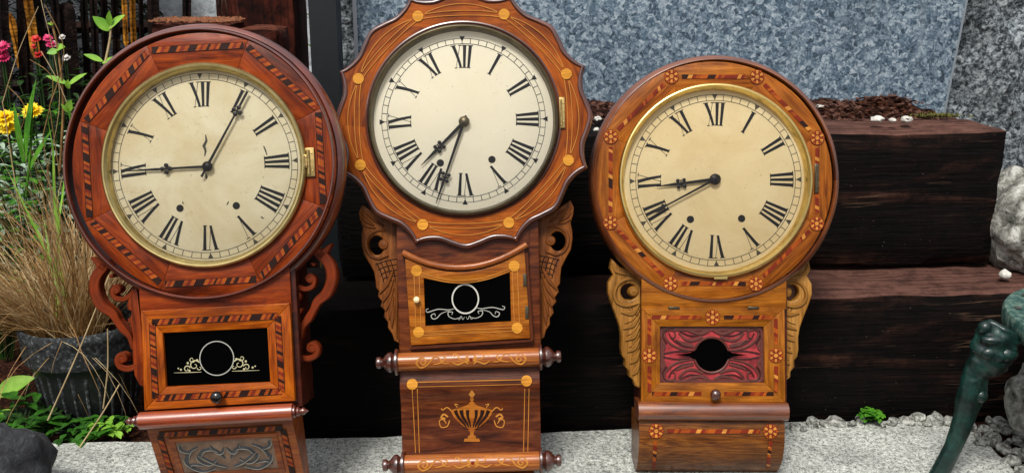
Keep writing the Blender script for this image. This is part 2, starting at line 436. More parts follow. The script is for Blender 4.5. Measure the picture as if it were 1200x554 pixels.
    def build(s, name, mats, parent=None, smooth=40):
        if not isinstance(mats, (list, tuple)): mats = [mats]
        me = bpy.data.meshes.new(name); me.from_pydata(s.v, [], s.f)
        for m in mats: me.materials.append(m)
        ul = me.uv_layers.new(name='UVMap'); k = 0
        for i, p in enumerate(me.polygons):
            p.material_index = s.mi[i]
            for j, li in enumerate(p.loop_indices): ul.data[li].uv = s.uv[i][j]
        bm = bmesh.new(); bm.from_mesh(me); bmesh.ops.remove_doubles(bm, verts=bm.verts, dist=1e-6)
        bmesh.ops.recalc_face_normals(bm, faces=bm.faces) if smooth else None
        bm.to_mesh(me); bm.free()
        o = bpy.data.objects.new(name, me); COL.objects.link(o)
        if parent is not None: o.parent = parent
        if smooth:
            me.polygons.foreach_set('use_smooth', [True] * len(me.polygons))
            me.set_sharp_from_angle(angle=radians(smooth))
        return o

def tag(o, label=None, cat=None, group=None, kind=None):
    if label: o['label'] = label
    if cat: o['category'] = cat
    if group: o['group'] = group
    if kind: o['kind'] = kind
    return o
def empty(name, mat4=None, loc=None):
    o = bpy.data.objects.new(name, None); o.empty_display_size = .05; COL.objects.link(o)
    if mat4 is not None: o.matrix_world = mat4
    if loc is not None: o.location = loc
    return o

def cr(pts, n=8, closed=False):
    """Catmull-Rom through points of any dimension"""
    out = []; m = len(pts)
    for i in range(m if closed else m - 1):
        if closed: a, b, c, d = (pts[(i + k) % m] for k in (-1, 0, 1, 2))
        else: a, b, c, d = pts[max(0, i - 1)], pts[i], pts[i + 1], pts[min(m - 1, i + 2)]
        for k in range(n):
            t = k / n
            out.append(tuple(.5 * (2 * B + (C - A) * t + (2 * A - 5 * B + 4 * C - D) * t * t + (3 * B - A - 3 * C + D) * t ** 3)
                             for A, B, C, D in zip(a, b, c, d)))
    if not closed: out.append(tuple(pts[-1]))
    return out

def spiral(c, r0, r1, a0, a1, n=20):
    return [(c[0] + (r0 + (r1 - r0) * i / n) * cos(a0 + (a1 - a0) * i / n), c[1] + (r0 + (r1 - r0) * i / n) * sin(a0 + (a1 - a0) * i / n)) for i in range(n + 1)]

# ------------------------------------------------------------------ clock frame
class Clock:
    """local frame: x right, y up along the clock, z out of its face; z=0 is the face at distance D from the lens"""
    def __init__(s, D, roll, base, label, group=None):
        s.D = D; s.roll = roll
        s.bx = (base[0] - CX) / F * D; s.by = (CY - base[1]) / F * D
        s.root = empty('wall_clock', Matrix.Translation(W(base[0], base[1], D)) @ RC.to_4x4() @ Matrix.Rotation(roll, 4, 'Z'))
        tag(s.root, label, 'clock', group)
    def p(s, ix, iy, z=0.0):
        d = s.D - z
        x = (ix - CX) / F * d - s.bx; y = (CY - iy) / F * d - s.by
        c, q = cos(-s.roll), sin(-s.roll)
        return (x * c - y * q, x * q + y * c)
    def pz(s, ix, iy, z=0.0): return (*s.p(ix, iy, z), z)
    def ps(s, ix, iy, zf, lift=0.0):
        z = 0
        for _ in range(6): x, y = s.p(ix, iy, z); z = zf(y) + lift
        return (x, y, z)
    def r(s, px, z=0.0): return px * (s.D - z) / F

def pol(c, r, a):            # a clockwise from twelve
    return (c[0] + r * sin(a), c[1] + r * cos(a))

NUM = ['XII', 'I', 'II', 'III', 'IIII', 'V', 'VI', 'VII', 'VIII', 'IX', 'X', 'XI']
def numeral(mb, txt, c, ang, r0, r1, u, z, thick=4.4, thin=.7):
    """strokes drawn in a (tangential, radial) frame; u = metres per px"""
    wid = {'I': 7.6, 'V': 14.5, 'X': 14.0}
    tot = sum(wid[t] for t in txt); x = -tot / 2
    rm = (r0 + r1) / 2
    def P(tx, rr): return pol(c, rr, ang + tx * u / rm * .76)
    def stroke(xa, xb, w):
        k = 5
        pa = [P(xa - w / 2 + (xb - xa) * i / k, r1 + (r0 - r1) * i / k) for i in range(k + 1)]
        pb = [P(xa + w / 2 + (xb - xa) * i / k, r1 + (r0 - r1) * i / k) for i in range(k + 1)]
        mb.poly(pa + pb[::-1], z)
    def serif(xc, w, rr):
        h = .45 * u
        mb.poly([P(xc - w / 2, rr - h), P(xc + w / 2, rr - h), P(xc + w / 2, rr + h), P(xc - w / 2, rr + h)], z + 2e-5)
    for t in txt:
        w = wid[t]; xc = x + w / 2
        if t == 'I': stroke(xc, xc, thick); serif(xc, 7.2, r0); serif(xc, 7.2, r1)
        elif t == 'V':
            stroke(xc - 4.6, xc + .6, thick); stroke(xc + 4.8, xc + .8, thin)
            serif(xc - 4.6, 7, r1); serif(xc + 4.8, 5, r1)
        else:
            stroke(xc - 4.4, xc + 4.4, thick)
            z2 = z + 1e-5
            k = thin
            mb.poly([P(xc + 4.6 - k / 2, r1), P(xc + 4.6 + k / 2, r1), P(xc - 4.6 + k / 2, r0), P(xc - 4.6 - k / 2, r0)], z2)
            serif(xc - 4.4, 7, r1); serif(xc + 4.6, 5, r1); serif(xc + 4.4, 7, r0); serif(xc - 4.6, 5, r0)
        x += w

def make_dial(k, cpx, rdial, tr_in, tr_out, n_in, n_out, zd, mat, holes, rot=0.0, chips=(), tri_out=False, ink=None):
    c = k.p(*cpx, zd); u = k.r(1, zd); ink = ink or M['ink']
    mb = MB(); mb.disc(c, rdial * u, zd, 96); dial = mb.build('dial', mat, k.root)
    for i, t in enumerate(NUM):
        mb = MB(); numeral(mb, t, c, rot + i * pi / 6, n_in * u, n_out * u, u, zd + .0004); mb.build('numeral', ink, dial, 0)
    mb = MB(); z = zd + .0003
    mb.ring(c, (tr_in - .35) * u, (tr_in + .35) * u, z); mb.ring(c, (tr_out - .3) * u, (tr_out + .3) * u, z)
    for i in range(60):
        a = rot + i * pi / 30; h = .38 * u
        da = h / (tr_out * u)
        mb.poly([pol(c, tr_in * u, a - da), pol(c, tr_in * u, a + da), pol(c, tr_out * u, a + da), pol(c, tr_out * u, a - da)], z + 1e-5)
        if i % 5 == 0:
            ro = tr_out + (2.5 if tri_out else 0); ri = ro - 6.5; dd = 3.2 / ro
            mb.poly([pol(c, ro * u, a - dd), pol(c, ro * u, a + dd), pol(c, ri * u, a)], z + 2e-5)
    mb.build('minute_track', M['ink_soft'] if not tri_out else ink, dial, 0)
    for hx, hy in holes:
        mb = MB(); q = k.p(hx, hy, zd); mb.disc(q, 4.3 * u, zd + .0005, 20); mb.build('winding_hole', M['ink'], dial, 0)
    for path in chips:
        mb = MB()
        pts = [k.p(x, y, zd) for x, y, w in path]; mb.ribbon(pts, [w * u for x, y, w in path], None, zd + .0005)
        mb.build('paint_chip', M['ink_soft'], dial, 0)
    return dial

def hand(k, name, a, b, z, w0, w1, orn, kind, tail=0, w_tip=.8):
    """a pivot px, b tip px, orn = fraction along where the ornament sits"""
    A, B = Vector(k.p(*a, z)), Vector(k.p(*b, z)); d = (B - A); Ln = d.length; d /= Ln; q = Vector((-d.y, d.x)); u = k.r(1, z)
    A0 = A - d * tail * u
    mb = MB()
    O = A + d * Ln * orn
    mb.ribbon([A0, A, O, A + d * Ln * (orn + .25 * (1 - orn)), B], [w0 * u * .8, w0 * u, w1 * u, w1 * u * 1.25, w_tip * u], z - .0006, z, .0003)
    def blob(c, r, dz=0.0): mb.lathe_z((c.x, c.y), [(r, z - .0007), (r, z - .0001 + dz), (r * .7, z + .0003 + dz), (1e-5, z + .0004 + dz)], 14)
    if kind == 'trefoil':
        for s_, t_ in ((0, 4.2), (3.9, -.5), (-3.9, -.5), (0, -4.6)): blob(O + d * t_ * u + q * s_ * u, 2.7 * u)
    elif kind == 'maltese':
        for sx in (-1, 1):
            for sy in (-1, 1): blob(O + d * sx * 3.6 * u + q * sy * 3.6 * u, 2.3 * u)
        mb.ribbon([O - q * 4.5 * u, O + q * 4.5 * u], 1.6 * u, z - .0006, z + .0002, .0002)
        blob(O, 2.2 * u, .0002)
    elif kind == 'leaf':
        mb.ribbon([O - d * 9 * u, O - d * 3 * u, O + d * 2 * u, O + d * 9 * u], [1 * u, 4.6 * u, 5.0 * u, 1.2 * u], z - .0006, z + .0002, .0003)
        for s_ in (-1, 1): blob(O - d * 5 * u + q * s_ * 2.4 * u, 1.6 * u)
    return mb.build(name, M['steel_black'], k.root, 30)

def bezel(k, cpx, R, prof, mat, zg, rg):
    """prof in px offsets from R and metres"""
    c = k.p(*cpx, .004); u = k.r(1, .004)
    mb = MB(); mb.lathe_z(c, [((R + a) * u, z) for a, z in prof], 144)
    bz = mb.build('bezel', mat, k.root, 50)
    mb = MB(); n = 6
    mb.lathe_z(c, [(rg * u * sin(i / n * 1.0) / sin(1.0) + 1e-6, zg + .006 * (cos(i / n) - cos(1.0))) for i in range(n + 1)], 72)
    mb.build('dial_glass', M['clear_glass'], bz)
    return bz

INM = ['in_pale', 'in_mid', 'in_red', 'in_dark', 'in_cream', 'in_tan']
def band(k, name, a, b, w, seed, parent, zf=lambda y: 0.0, lift=.0006, style=0, edge=True):
    """strip of slanted marquetry tiles between two photo points, width w px; on the surface z = zf(y)"""
    r = random.Random(seed)
    P0, P1 = Vector(k.ps(*a, zf)), Vector(k.ps(*b, zf))
    d = Vector((P1.x - P0.x, P1.y - P0.y)); Ln = d.length; d /= Ln; q = Vector((-d.y, d.x)); u = k.r(1)
    mb = MB(); mb.ga = atan2(d.y, d.x)
    t = 0.0; tiles = []
    while t < Ln / u:
        if style == 0:      # dark block, then a run of narrow slanted slips
            for l_, m_ in ([(r.uniform(6, 9), 3)] if r.random() < .8 else []) + [(r.uniform(2.6, 5), (1, 2, 5, 3, 5, 2, 1, 3, 0)[i % 9]) for i in range(r.randint(4, 8))]: tiles.append((l_, m_))
        elif style == 2:
            tiles.append((r.uniform(2.5, 5), r.choice((0, 2, 1, 2, 3))))
        else:               # long flat tiles in pale, red and dark
            for l_, m_ in [(r.uniform(7, 12), 3 if r.random() < .3 else 2), (r.uniform(3, 6), r.choice((0, 1, 0))), (r.uniform(2.5, 5), 2), (r.uniform(3, 6), 5), (r.uniform(4, 9), r.choice((2, 5, 1)))]: tiles.append((l_, m_))
        t = sum(x for x, _ in tiles)
    t = 0.0; sl = w * (.55 if style == 0 else .5)
    def pt(tt, ww, dz=0):
        tt = max(0, min(Ln / u, tt)); x = P0.x + d.x * tt * u + q.x * ww * u; y = P0.y + d.y * tt * u + q.y * ww * u
        return (x, y, zf(y) + lift + dz)
    for l_, m_ in tiles:
        if t > Ln / u: break
        mb.cur = m_
        t0, t1 = t, min(t + l_, Ln / u)
        mb.poly([pt(t0 - sl / 2, -w / 2), pt(t1 - sl / 2 if t1 < Ln / u else t1, -w / 2), pt(t1 + sl / 2, w / 2), pt(t0 + sl / 2 if t0 > 0 else 0, w / 2)])
        t += l_
    if edge:
        mb.cur = 3
        for s_ in (-1, 1):
            h = w / 2
            mb.poly([pt(0, s_ * h), pt(Ln / u, s_ * h), pt(Ln / u, s_ * (h + .7)), pt(0, s_ * (h + .7))])
    return mb.build(name, [M[x] for x in INM], parent, 0)

def rosette(k, c, R, parent, zf=lambda y: 0.0, lift=.0009):
    x, y, z = k.ps(*c, zf, lift); u = k.r(1, z); mb = MB()
    def P(r, a, dz=0):
        yy = y + r * u * sin(a); return (x + r * u * cos(a), yy, zf(yy) + lift + dz)
    mb.cur = 0; mb.poly([P(R, 2 * pi * i / 24) for i in range(24)])
    mb.cur = 1
    mb.poly([P(R * .30, 2 * pi * i / 6, 2e-4) for i in range(6)])
    for i in range(6):
        a = 2 * pi * i / 6 + pi / 6
        mb.cur = 1; mb.poly([P(R * .46, a - .26, 2e-4), P(R * .90, a - .22, 2e-4), P(R * .90, a + .22, 2e-4), P(R * .46, a + .26, 2e-4)])
        a += pi / 6
        mb.cur = 2; mb.poly([P(R * .74, a - .13, 3e-4), P(R * .98, a - .15, 3e-4), P(R * .98, a + .15, 3e-4), P(R * .74, a + .13, 3e-4)])
    return mb.build('rosette', [M['in_red'], M['in_pale'], M['in_mid']], parent, 0)

def stud(k, c, R, parent, zf=lambda y: 0.0, lift=.0008):
    x, y, z = k.ps(*c, zf, lift); u = k.r(1, z); mb = MB()
    mb.poly([(x + R * u * cos(2 * pi * i / 28), y + R * u * sin(2 * pi * i / 28), zf(y + R * u * sin(2 * pi * i / 28)) + lift) for i in range(28)])
    return mb.build('inlay_disc', M['in_yellow'], parent, 0)

def line(k, mb, pts, w, zf=lambda y: 0.0, lift=.0007, n=8, smooth=True):
    pp = cr(pts, n) if smooth and len(pts) > 2 else pts
    q = [k.ps(x, y, zf, lift) for x, y in pp]
    ws = w if not isinstance(w, (list, tuple)) else [v * k.r(1) for v in w]
    mb.ribbon(q, w * k.r(1) if not isinstance(w, (list, tuple)) else ws)

def mitred_frame(k, outer, inner, z0, z1, bev=.001, mb=None):
    """four mitred rails; outer/inner are four photo points TL,TR,BR,BL; grain follows each rail"""
    mb = mb or MB()
    O = [k.p(*q, z1) for q in outer]; I = [k.p(*q, z1) for q in inner]
    for i in range(4):
        j = (i + 1) % 4
        mb.ga = atan2(O[j][1] - O[i][1], O[j][0] - O[i][0])
        mb.prism([[O[i], O[j], I[j], I[i]]], z0, z1, bev, seg=1)
    return mb

def latch(k, c, w, h, z, mat, parent):
    x, y = k.p(*c, z); u = k.r(1, z); mb = MB()
    mb.box(x - w / 2 * u, x + w / 2 * u, y - h / 2 * u, y + h / 2 * u, z - .003, z, .0006)
    mb.lathe_axis((x - w * .2 * u, y - h * .42 * u, z + .0005), (x - w * .2 * u, y + h * .42 * u, z + .0005), [(0, w * .22 * u), (h * .84 * u, w * .22 * u)], 12)
    for s_ in (-1, 1):
        mb.lathe_z((x + w * .22 * u, y + s_ * h * .3 * u), [(1.3 * u, z - .0005), (1.0 * u, z + .0006), (1e-5, z + .0008)], 10)
    return mb.build('latch', mat, parent)

def roller(k, a, b, R, mat, zc, finial, fmat, half=False, name='roller'):
    """turned roller between two photo points (its axis), radius R px, finial = list of (px along, px radius) outward"""
    A, B = Vector(k.pz(*a, zc)), Vector(k.pz(*b, zc)); u = k.r(1, zc); Ln = (B - A).length
    mb = MB(); n = 12
    mb.lathe_axis(A, B, [(Ln * i / n, R * u) for i in range(n + 1)], 36)
    o = mb.build(name, mat, k.root)
    if finial:
        for P, Q in ((A, B), (B, A)):
            d = (P - Q).normalized(); mb = MB()
            mb.lathe_axis(P, P + d, [(t * u, r * u) for t, r in finial], 24)
            mb.build('finial', fmat, o)
    return o

FIN_BIG = [(-1, 14.5), (0, 15.5), (2.2, 15.5), (3, 13), (3.4, 9), (5, 9.5), (7, 12), (10, 12), (13, 10), (16, 6.5), (17, 5.2), (18.5, 4.6), (19.5, 6.4), (22, 7.2), (24.5, 6.2), (25.5, 3)]
FIN_SMALL = [(0, 7), (1.5, 7.5), (3, 7), (4, 4), (5, 5.5), (7, 5.8), (8.5, 3.4), (10, 3.0), (11, 4.4), (13, 4.4), (15, 2.4), (18, .6)]

# ================================================================== CLOCK WITH OCTAGONAL MARQUETRY (left)
def clock_octagon():
    k = Clock(1.25, radians(3.2), (266, 598), 'reddish round wall clock with octagonal marquetry surround and open scroll brackets, slanted bottom panel')
    root = k.root; c0 = (239, 193); C = k.p(*c0, 0); u = k.r(1)
    # backing case
    mb = MB(); tl, tr_, br, bl = k.p(166, 300, 0), k.p(342, 292, 0), k.p(345, 478, 0), k.p(168, 488, 0)
    mb.prism([[(tl[0], tl[1]), (tr_[0], tl[1]), (tr_[0], br[1]), (tl[0], br[1])]], -.085, -.012, .001); mb.build('case', M['case_dark'], root)
    # rim moulding
    R = k.r(165.5, -.02) ; z_ = 1
    cR = k.p(*c0, -.02)
    prof = [(R - 14 * u, -.062), (R - 6 * u, -.060), (R - 2.5 * u, -.050), (R - .5 * u, -.034), (R, -.026), (R - .6 * u, -.020), (R - 2.2 * u, -.0145), (R - 4.5 * u, -.011), (R - 7 * u, -.0095), (R - 8 * u, -.0105),
            (R - 8.4 * u, -.012), (R - 8.7 * u, -.003), (R - 9.2 * u, .0005), (R - 10.2 * u, .0022), (R - 11.4 * u, .0022), (R - 12.2 * u, .001), (R - 12.6 * u, -.003)]
    mb = MB(); mb.lathe_z(cR, prof, 180); mb.build('rim', M['mahogany_rim'], root, 50)
    # eight mitred face panels with an inlaid octagon
    for i in range(8):
        a = i * pi / 4; h = pi / 8 - .0012
        pts = [pol(C, 154.5 * u, a - h + 2 * h * j / 10) for j in range(11)] + [pol(C, 117 * u, a + h - 2 * h * j / 10) for j in range(11)]
        mb = MB(); mb.ga = -a; mb.prism([pts], -.012, -.0005 + .0001 * (i % 2), .0004, seg=1); mb.build('face_panel', M['mahogany'], root)
    rl = -k.roll
    def ipx(r, a):      # photo point at radius r px, clock angle a about the dial
        a2 = a - k.roll
        return (c0[0] + r * sin(a2), c0[1] - r * cos(a2))
    for i in range(8):
        a = i * pi / 4; rr = 136 / cos(pi / 8)
        band(k, 'inlay_band', ipx(rr, a - pi / 8 + .02), ipx(rr, a + pi / 8 - .02), 6.6, 30 + i, root, lift=.0004)
    bz = bezel(k, (238.5, 193.7), 120.5, [(0, -.001), (.3, .003), (-.8, .006), (-2.6, .0078), (-4.4, .0075), (-5.4, .0055), (-6.2, .0048), (-7.2, .003), (-8.2, -.003), (-8.4, -.0095)], M['brass_aged'], .001, 112.5)
    latch(k, (363.5, 190), 10, 34, .003, M['brass_latch'], bz)
    latch(k, (357.5, 189), 5, 16, .0075, M['brass_latch'], bz)
    make_dial(k, (240.5, 194.5), 113, 101.5, 108.5, 70, 98.5, -.0085, M['dial_aged'], ((211, 244), (277, 241)), radians(-.3),
              [[(241, 158, 1), (242, 165, 2.6), (239, 171, 3.6), (241, 177, 2.4), (240, 183, 1)], [(241, 203, 1), (242, 207, 3), (242, 210, 1)], [(214, 236, .8), (215, 239, 1.6)], [(268, 236, 1.2), (266, 240, 1.2)], [(309, 171, 1), (311, 176, 1.8), (313, 182, .8)], [(306, 254, 1.5), (309, 256, 1.2)]])
    hand(k, 'hour_hand', (242.5, 195), (146, 200.5), -.004, 3.2, 2.4, .50, 'trefoil', w_tip=1.0)
    hand(k, 'minute_hand', (242.5, 195), (290, 107), -.002, 3.4, 2.2, .74, 'trefoil', tail=14, w_tip=3.0)
    mb = MB(); q = k.p(242.5, 195, -.001); mb.lathe_z(q, [(6.0 * u, -.0035), (6.0 * u, -.0015), (4.6 * u, 0), (2.2 * u, .0012), (1e-5, .0014)], 24); mb.build('hand_collet', M['steel_black'], root)
    # neck board under the dial
    mb = MB(); a, b = k.p(158, 322, -.006), k.p(345, 357, -.006)
    x0, x1 = k.p(164, 360, -.006)[0], k.p(341, 350, -.006)[0]
    mb.box(x0, x1, k.p(250, 372, 0)[1], k.p(250, 318, 0)[1], -.012, -.006, .0005); mb.build('neck_board', M['mahogany'], root)
    # door
    O = [(165, 364), (339.5, 355), (345.5, 469.5), (169, 480.5)]; I = [(190.5, 390), (313, 384), (316.5, 447.5), (194.5, 453)]
    door = empty('door'); door.parent = root
    mitred_frame(k, O, I, -.010, 0.0, .0012).build('door_frame', M['oak_orange'], door, 30)
    def between(t):
        return [(o[0] + (i_[0] - o[0]) * t, o[1] + (i_[1] - o[1]) * t) for o, i_ in zip(O, I)]
    Q = between(.52)
    for i in range(4): band(k, 'inlay_band', Q[i], Q[(i + 1) % 4], 6.4, 60 + i, door, lift=.0006)
    mb = MB(); mb.poly([k.pz(186, 384, -.006), k.pz(318, 378, -.006), k.pz(321, 452, -.006), k.pz(190, 458, -.006)]); mb.build('door_glass', M['black_glass'], door, 0)
    mb = MB(); zo = -.0056
    mb.ring(k.p(254, 419.5, zo), 19.4 * u, 20.5 * u, zo, 60); mb.build('silver_ring', M['silver_dim'], door, 0)
    for s_ in (-1, 1):
        mb = MB(); cx = 254
        def sp(c, r0, r1, a0, a1, w0, w1, n=18):
            pts = spiral(c, r0, r1, a0, a1, n); mb.ribbon([k.p(254 + s_ * (x - 254), y + (-s_ * (x - 254) * .03), zo) for x, y in pts], [.72 * (w0 + (w1 - w0) * i / n) * u for i in range(n + 1)], None, zo)
        sp((280, 427), 6.5, 1.2, -2.6, 4.6, 2.0, .8); sp((289, 431), 4.2, .8, -2.8, 3.9, 1.8, .7); sp((283, 420), 3.6, .8, 2.6, -3.4, 1.6, .6); sp((274, 430), 3.0, .5, 0, 5.2, 1.4, .6)
        for (x, y, r_) in ((296, 431.5, 1.2), (299, 430, .9), (277, 421, 1.3), (288, 424, 1.3), (286, 433, 1.3)):
            q = k.p(254 + s_ * (x - 254), y - s_ * (x - 254) * .03, zo); mb.disc(q, r_ * u, zo + 1e-5, 10)
        mb.ribbon([k.p(254 + s_ * (x - 254), 435 - s_ * (x - 254) * .03, zo) for x in (272, 285, 304)], [.5 * u, .8 * u, .3 * u], None, zo)
        mb.build('gilt_scroll', M['gilt'], door, 0)
    mb = MB(); q = k.p(255, 464.5, .006); mb.lathe_z(q, [(4 * u, -.001), (3.2 * u, .003), (6 * u, .006), (7.4 * u, .010), (6.6 * u, .014), (4 * u, .0165), (1e-5, .017)], 24); mb.build('knob', M['ebony'], door)
    # roller with finials
    roller(k, (164.5, 492.5), (343.5, 482), 10.0, M['roller_red'], .002, FIN_SMALL, M['mahogany_rim'])
    # slanted lower panel receding to the wall
    yt = k.p(254, 494, 0)[1]; yb = k.p(262, 593, -.075)[1]
    zt, zb = -.002, -.078
    zf = lambda y: zt + (zb - zt) * (yt - y) / (yt - yb)
    x0, x1 = k.ps(172.5, 504, zf)[0], k.ps(343, 494, zf)[0]
    mb = MB(); mb.extrude_x([(yt, zt - .06), (yt, zt), (yb, zb), (yb - .004, zb - .006), (yb - .004, zb - .02)], x0, x1, 2)
    low = mb.build('lower_panel', M['slant_wood'], root, 30)
    def lowpt(fx, fy, lift=0.0):     # 0..1 across, 0..1 down
        y = yt + (yb - yt) * fy; return (x0 + (x1 - x0) * fx, y, zf(y) + lift)
    # raised frame and smoked glass on the slant
    nrm = Vector((0, (zt - zb), -(yb - yt))).normalized() if True else None
    n_ = Vector((0, -(zb - zt) , (yb - yt) * -1)); n_.normalize()
    def fr(mb, fo, fi, lift):
        Pq = [[Vector(lowpt(x, y)) + n_ * l for x, y in f] for f, l in ((fo, 0), (fo, lift), (fi, lift), (fi, 0))]
        mb.grid([q + q[:1] for q in Pq])
    fo = [(.0, .05), (1, .05), (1, .97), (0, .97)]; fi = [(.15, .20), (.85, .20), (.85, .60), (.15, .60)]
    mb = MB(); fr(mb, [(.125, .175), (.875, .175), (.875, .625), (.125, .625)], [(.165, .215), (.835, .215), (.835, .585), (.165, .585)], .003)
    mb.build('glass_moulding', M['slant_wood'], low, 30)
    mb = MB(); mb.poly([Vector(lowpt(x, y)) + n_ * .0008 for x, y in fi]); mb.build('smoked_glass', M['smoked_glass'], low, 0)
    for i, (a, b) in enumerate((((.075, .11), (.925, .11)), ((.075, .90), (.075, .13)), ((.925, .13), (.925, .90)))):
        def topx(f):
            x, y, z = lowpt(*f); d = k.D - z
            c_, s2 = cos(k.roll), sin(k.roll); X = x * c_ - y * s2 + k.bx; Y = x * s2 + y * c_ + k.by
            return (CX + X / d * F, CY - Y / d * F)
        band(k, 'inlay_band', topx(a), topx(b), 5.8, 90 + i, low, zf, .0016)
    for s_ in (-1, 1):
        mb = MB()
        mb.cur = 0
        def strip(pts, w, halo=True):
            if halo: mb.cur = 1; strip_(pts, w + 1.8, .0011); mb.cur = 0
            strip_(pts, w, .0014)
        def strip_(pts, w, lf):
            pp = cr(pts, 6); n = len(pp)
            q = [Vector(lowpt(.5 + s_ * (x - .5), .25 + (y - .27) * .70)) + n_ * lf for x, y in pp]
            mb.ribbon(q, [w * u * (.45 + .55 * sin(pi * i / (n - 1))) for i in range(n)])
        strip([(.52, .52), (.57, .36), (.66, .36), (.70, .50), (.64, .60), (.58, .52)], 6)
        strip([(.60, .66), (.70, .70), (.79, .56), (.76, .38), (.69, .30)], 6)
        strip([(.74, .40), (.80, .34), (.81, .27)], 5); strip([(.52, .66), (.60, .58), (.70, .44)], 5)
        strip([(.51, .34), (.55, .42), (.60, .30)], 5); strip([(.80, .66), (.76, .58), (.68, .62)], 4)
        mb.build('etched_scroll', [M['etch_dark'], M['etch_pale']], low, 0)
    # open scroll brackets
    def bracket(mir):
        mb = MB(); z0, z1 = -.045, -.028
        sx = -1 if mir else 1
        off = -19 * k.r(1, z1) if mir else 0.0
        def q(pts): return [(sx * x + off, y) for x, y in (k.p(a / 3.26 + 330, b / 3.26 + 280, z1) for a, b in pts)]
        def rb(pts, ws, n=6):
            pp = cr(pts, n); m = len(pts) - 1; wl = []
            for i in range(len(pp)):
                t = i / n; j = min(int(t), m - 1); wl.append((ws[j] + (ws[j + 1] - ws[j]) * (t - j)) / 3.26 * u)
            mb.ribbon(q(pp), wl, z0, z1, .0012)
        pl = q([(28, 150), (48, 165), (75, 215), (72, 232), (58, 240), (62, 258), (78, 270), (66, 300), (63, 335), (68, 370), (73, 400), (75, 440), (74, 485), (60, 522), (45, 532), (28, 532)])
        mb.ga = pi / 2; mb.prism([pl], z0, z1 - .0004, .0012)
        rb([(122, 45), (150, 62), (182, 100), (190, 150), (172, 205), (135, 240), (119, 272), (100, 305), (78, 338), (70, 385)], [26, 40, 42, 44, 42, 34, 26, 30, 20, 12])
        rb([(140, 70), (165, 45), (190, 18)], [34, 26, 3])
        rb([(40, 158), (60, 182), (88, 192), (116, 182), (124, 155), (108, 138), (94, 148), (98, 162)], [14, 20, 20, 20, 17, 15, 12, 8])
        rb([(112, 92), (120, 98), (128, 96)], [8, 14, 8])
        rb([(60, 448), (95, 458), (126, 446), (136, 420), (122, 400), (104, 404), (100, 422), (110, 430)], [22, 22, 24, 20, 17, 14, 12, 8])
        mb.lathe_z(q([(108, 156)])[0], [(13 / 3.26 * u, z0), (13 / 3.26 * u, z1 - .001), (11 / 3.26 * u, z1 + .0005), (1e-5, z1 + .0008)], 20)
        mb.lathe_z(q([(116, 420)])[0], [(15 / 3.26 * u, z0), (15 / 3.26 * u, z1 - .001), (12 / 3.26 * u, z1 + .0005), (1e-5, z1 + .0008)], 20)
        mb.build('scroll_bracket', M['mahogany'], root, 35)
    bracket(False); bracket(True)
    return k

# ================================================================== CLOCK WITH SCALLOPED SURROUND (middle)
def wing_outline(k, pts, z): return [k.p(x, y, z) for x, y in pts]

def carve(k, mb, pts, ws, z0, z1, mir):
    u = k.r(1); pp = cr(pts, 5); m = len(pts) - 1; wl = []
    for i in range(len(pp)):
        t = i / 5; j = min(int(t), m - 1); wl.append((ws[j] + (ws[j + 1] - ws[j]) * (t - j)) * u)
    q = [k.p(x, y, z1) for x, y in pp]
    if mir: q = [(-x, y) for x, y in q]
    mb.ribbon(q, wl, z0, z1, .0012)

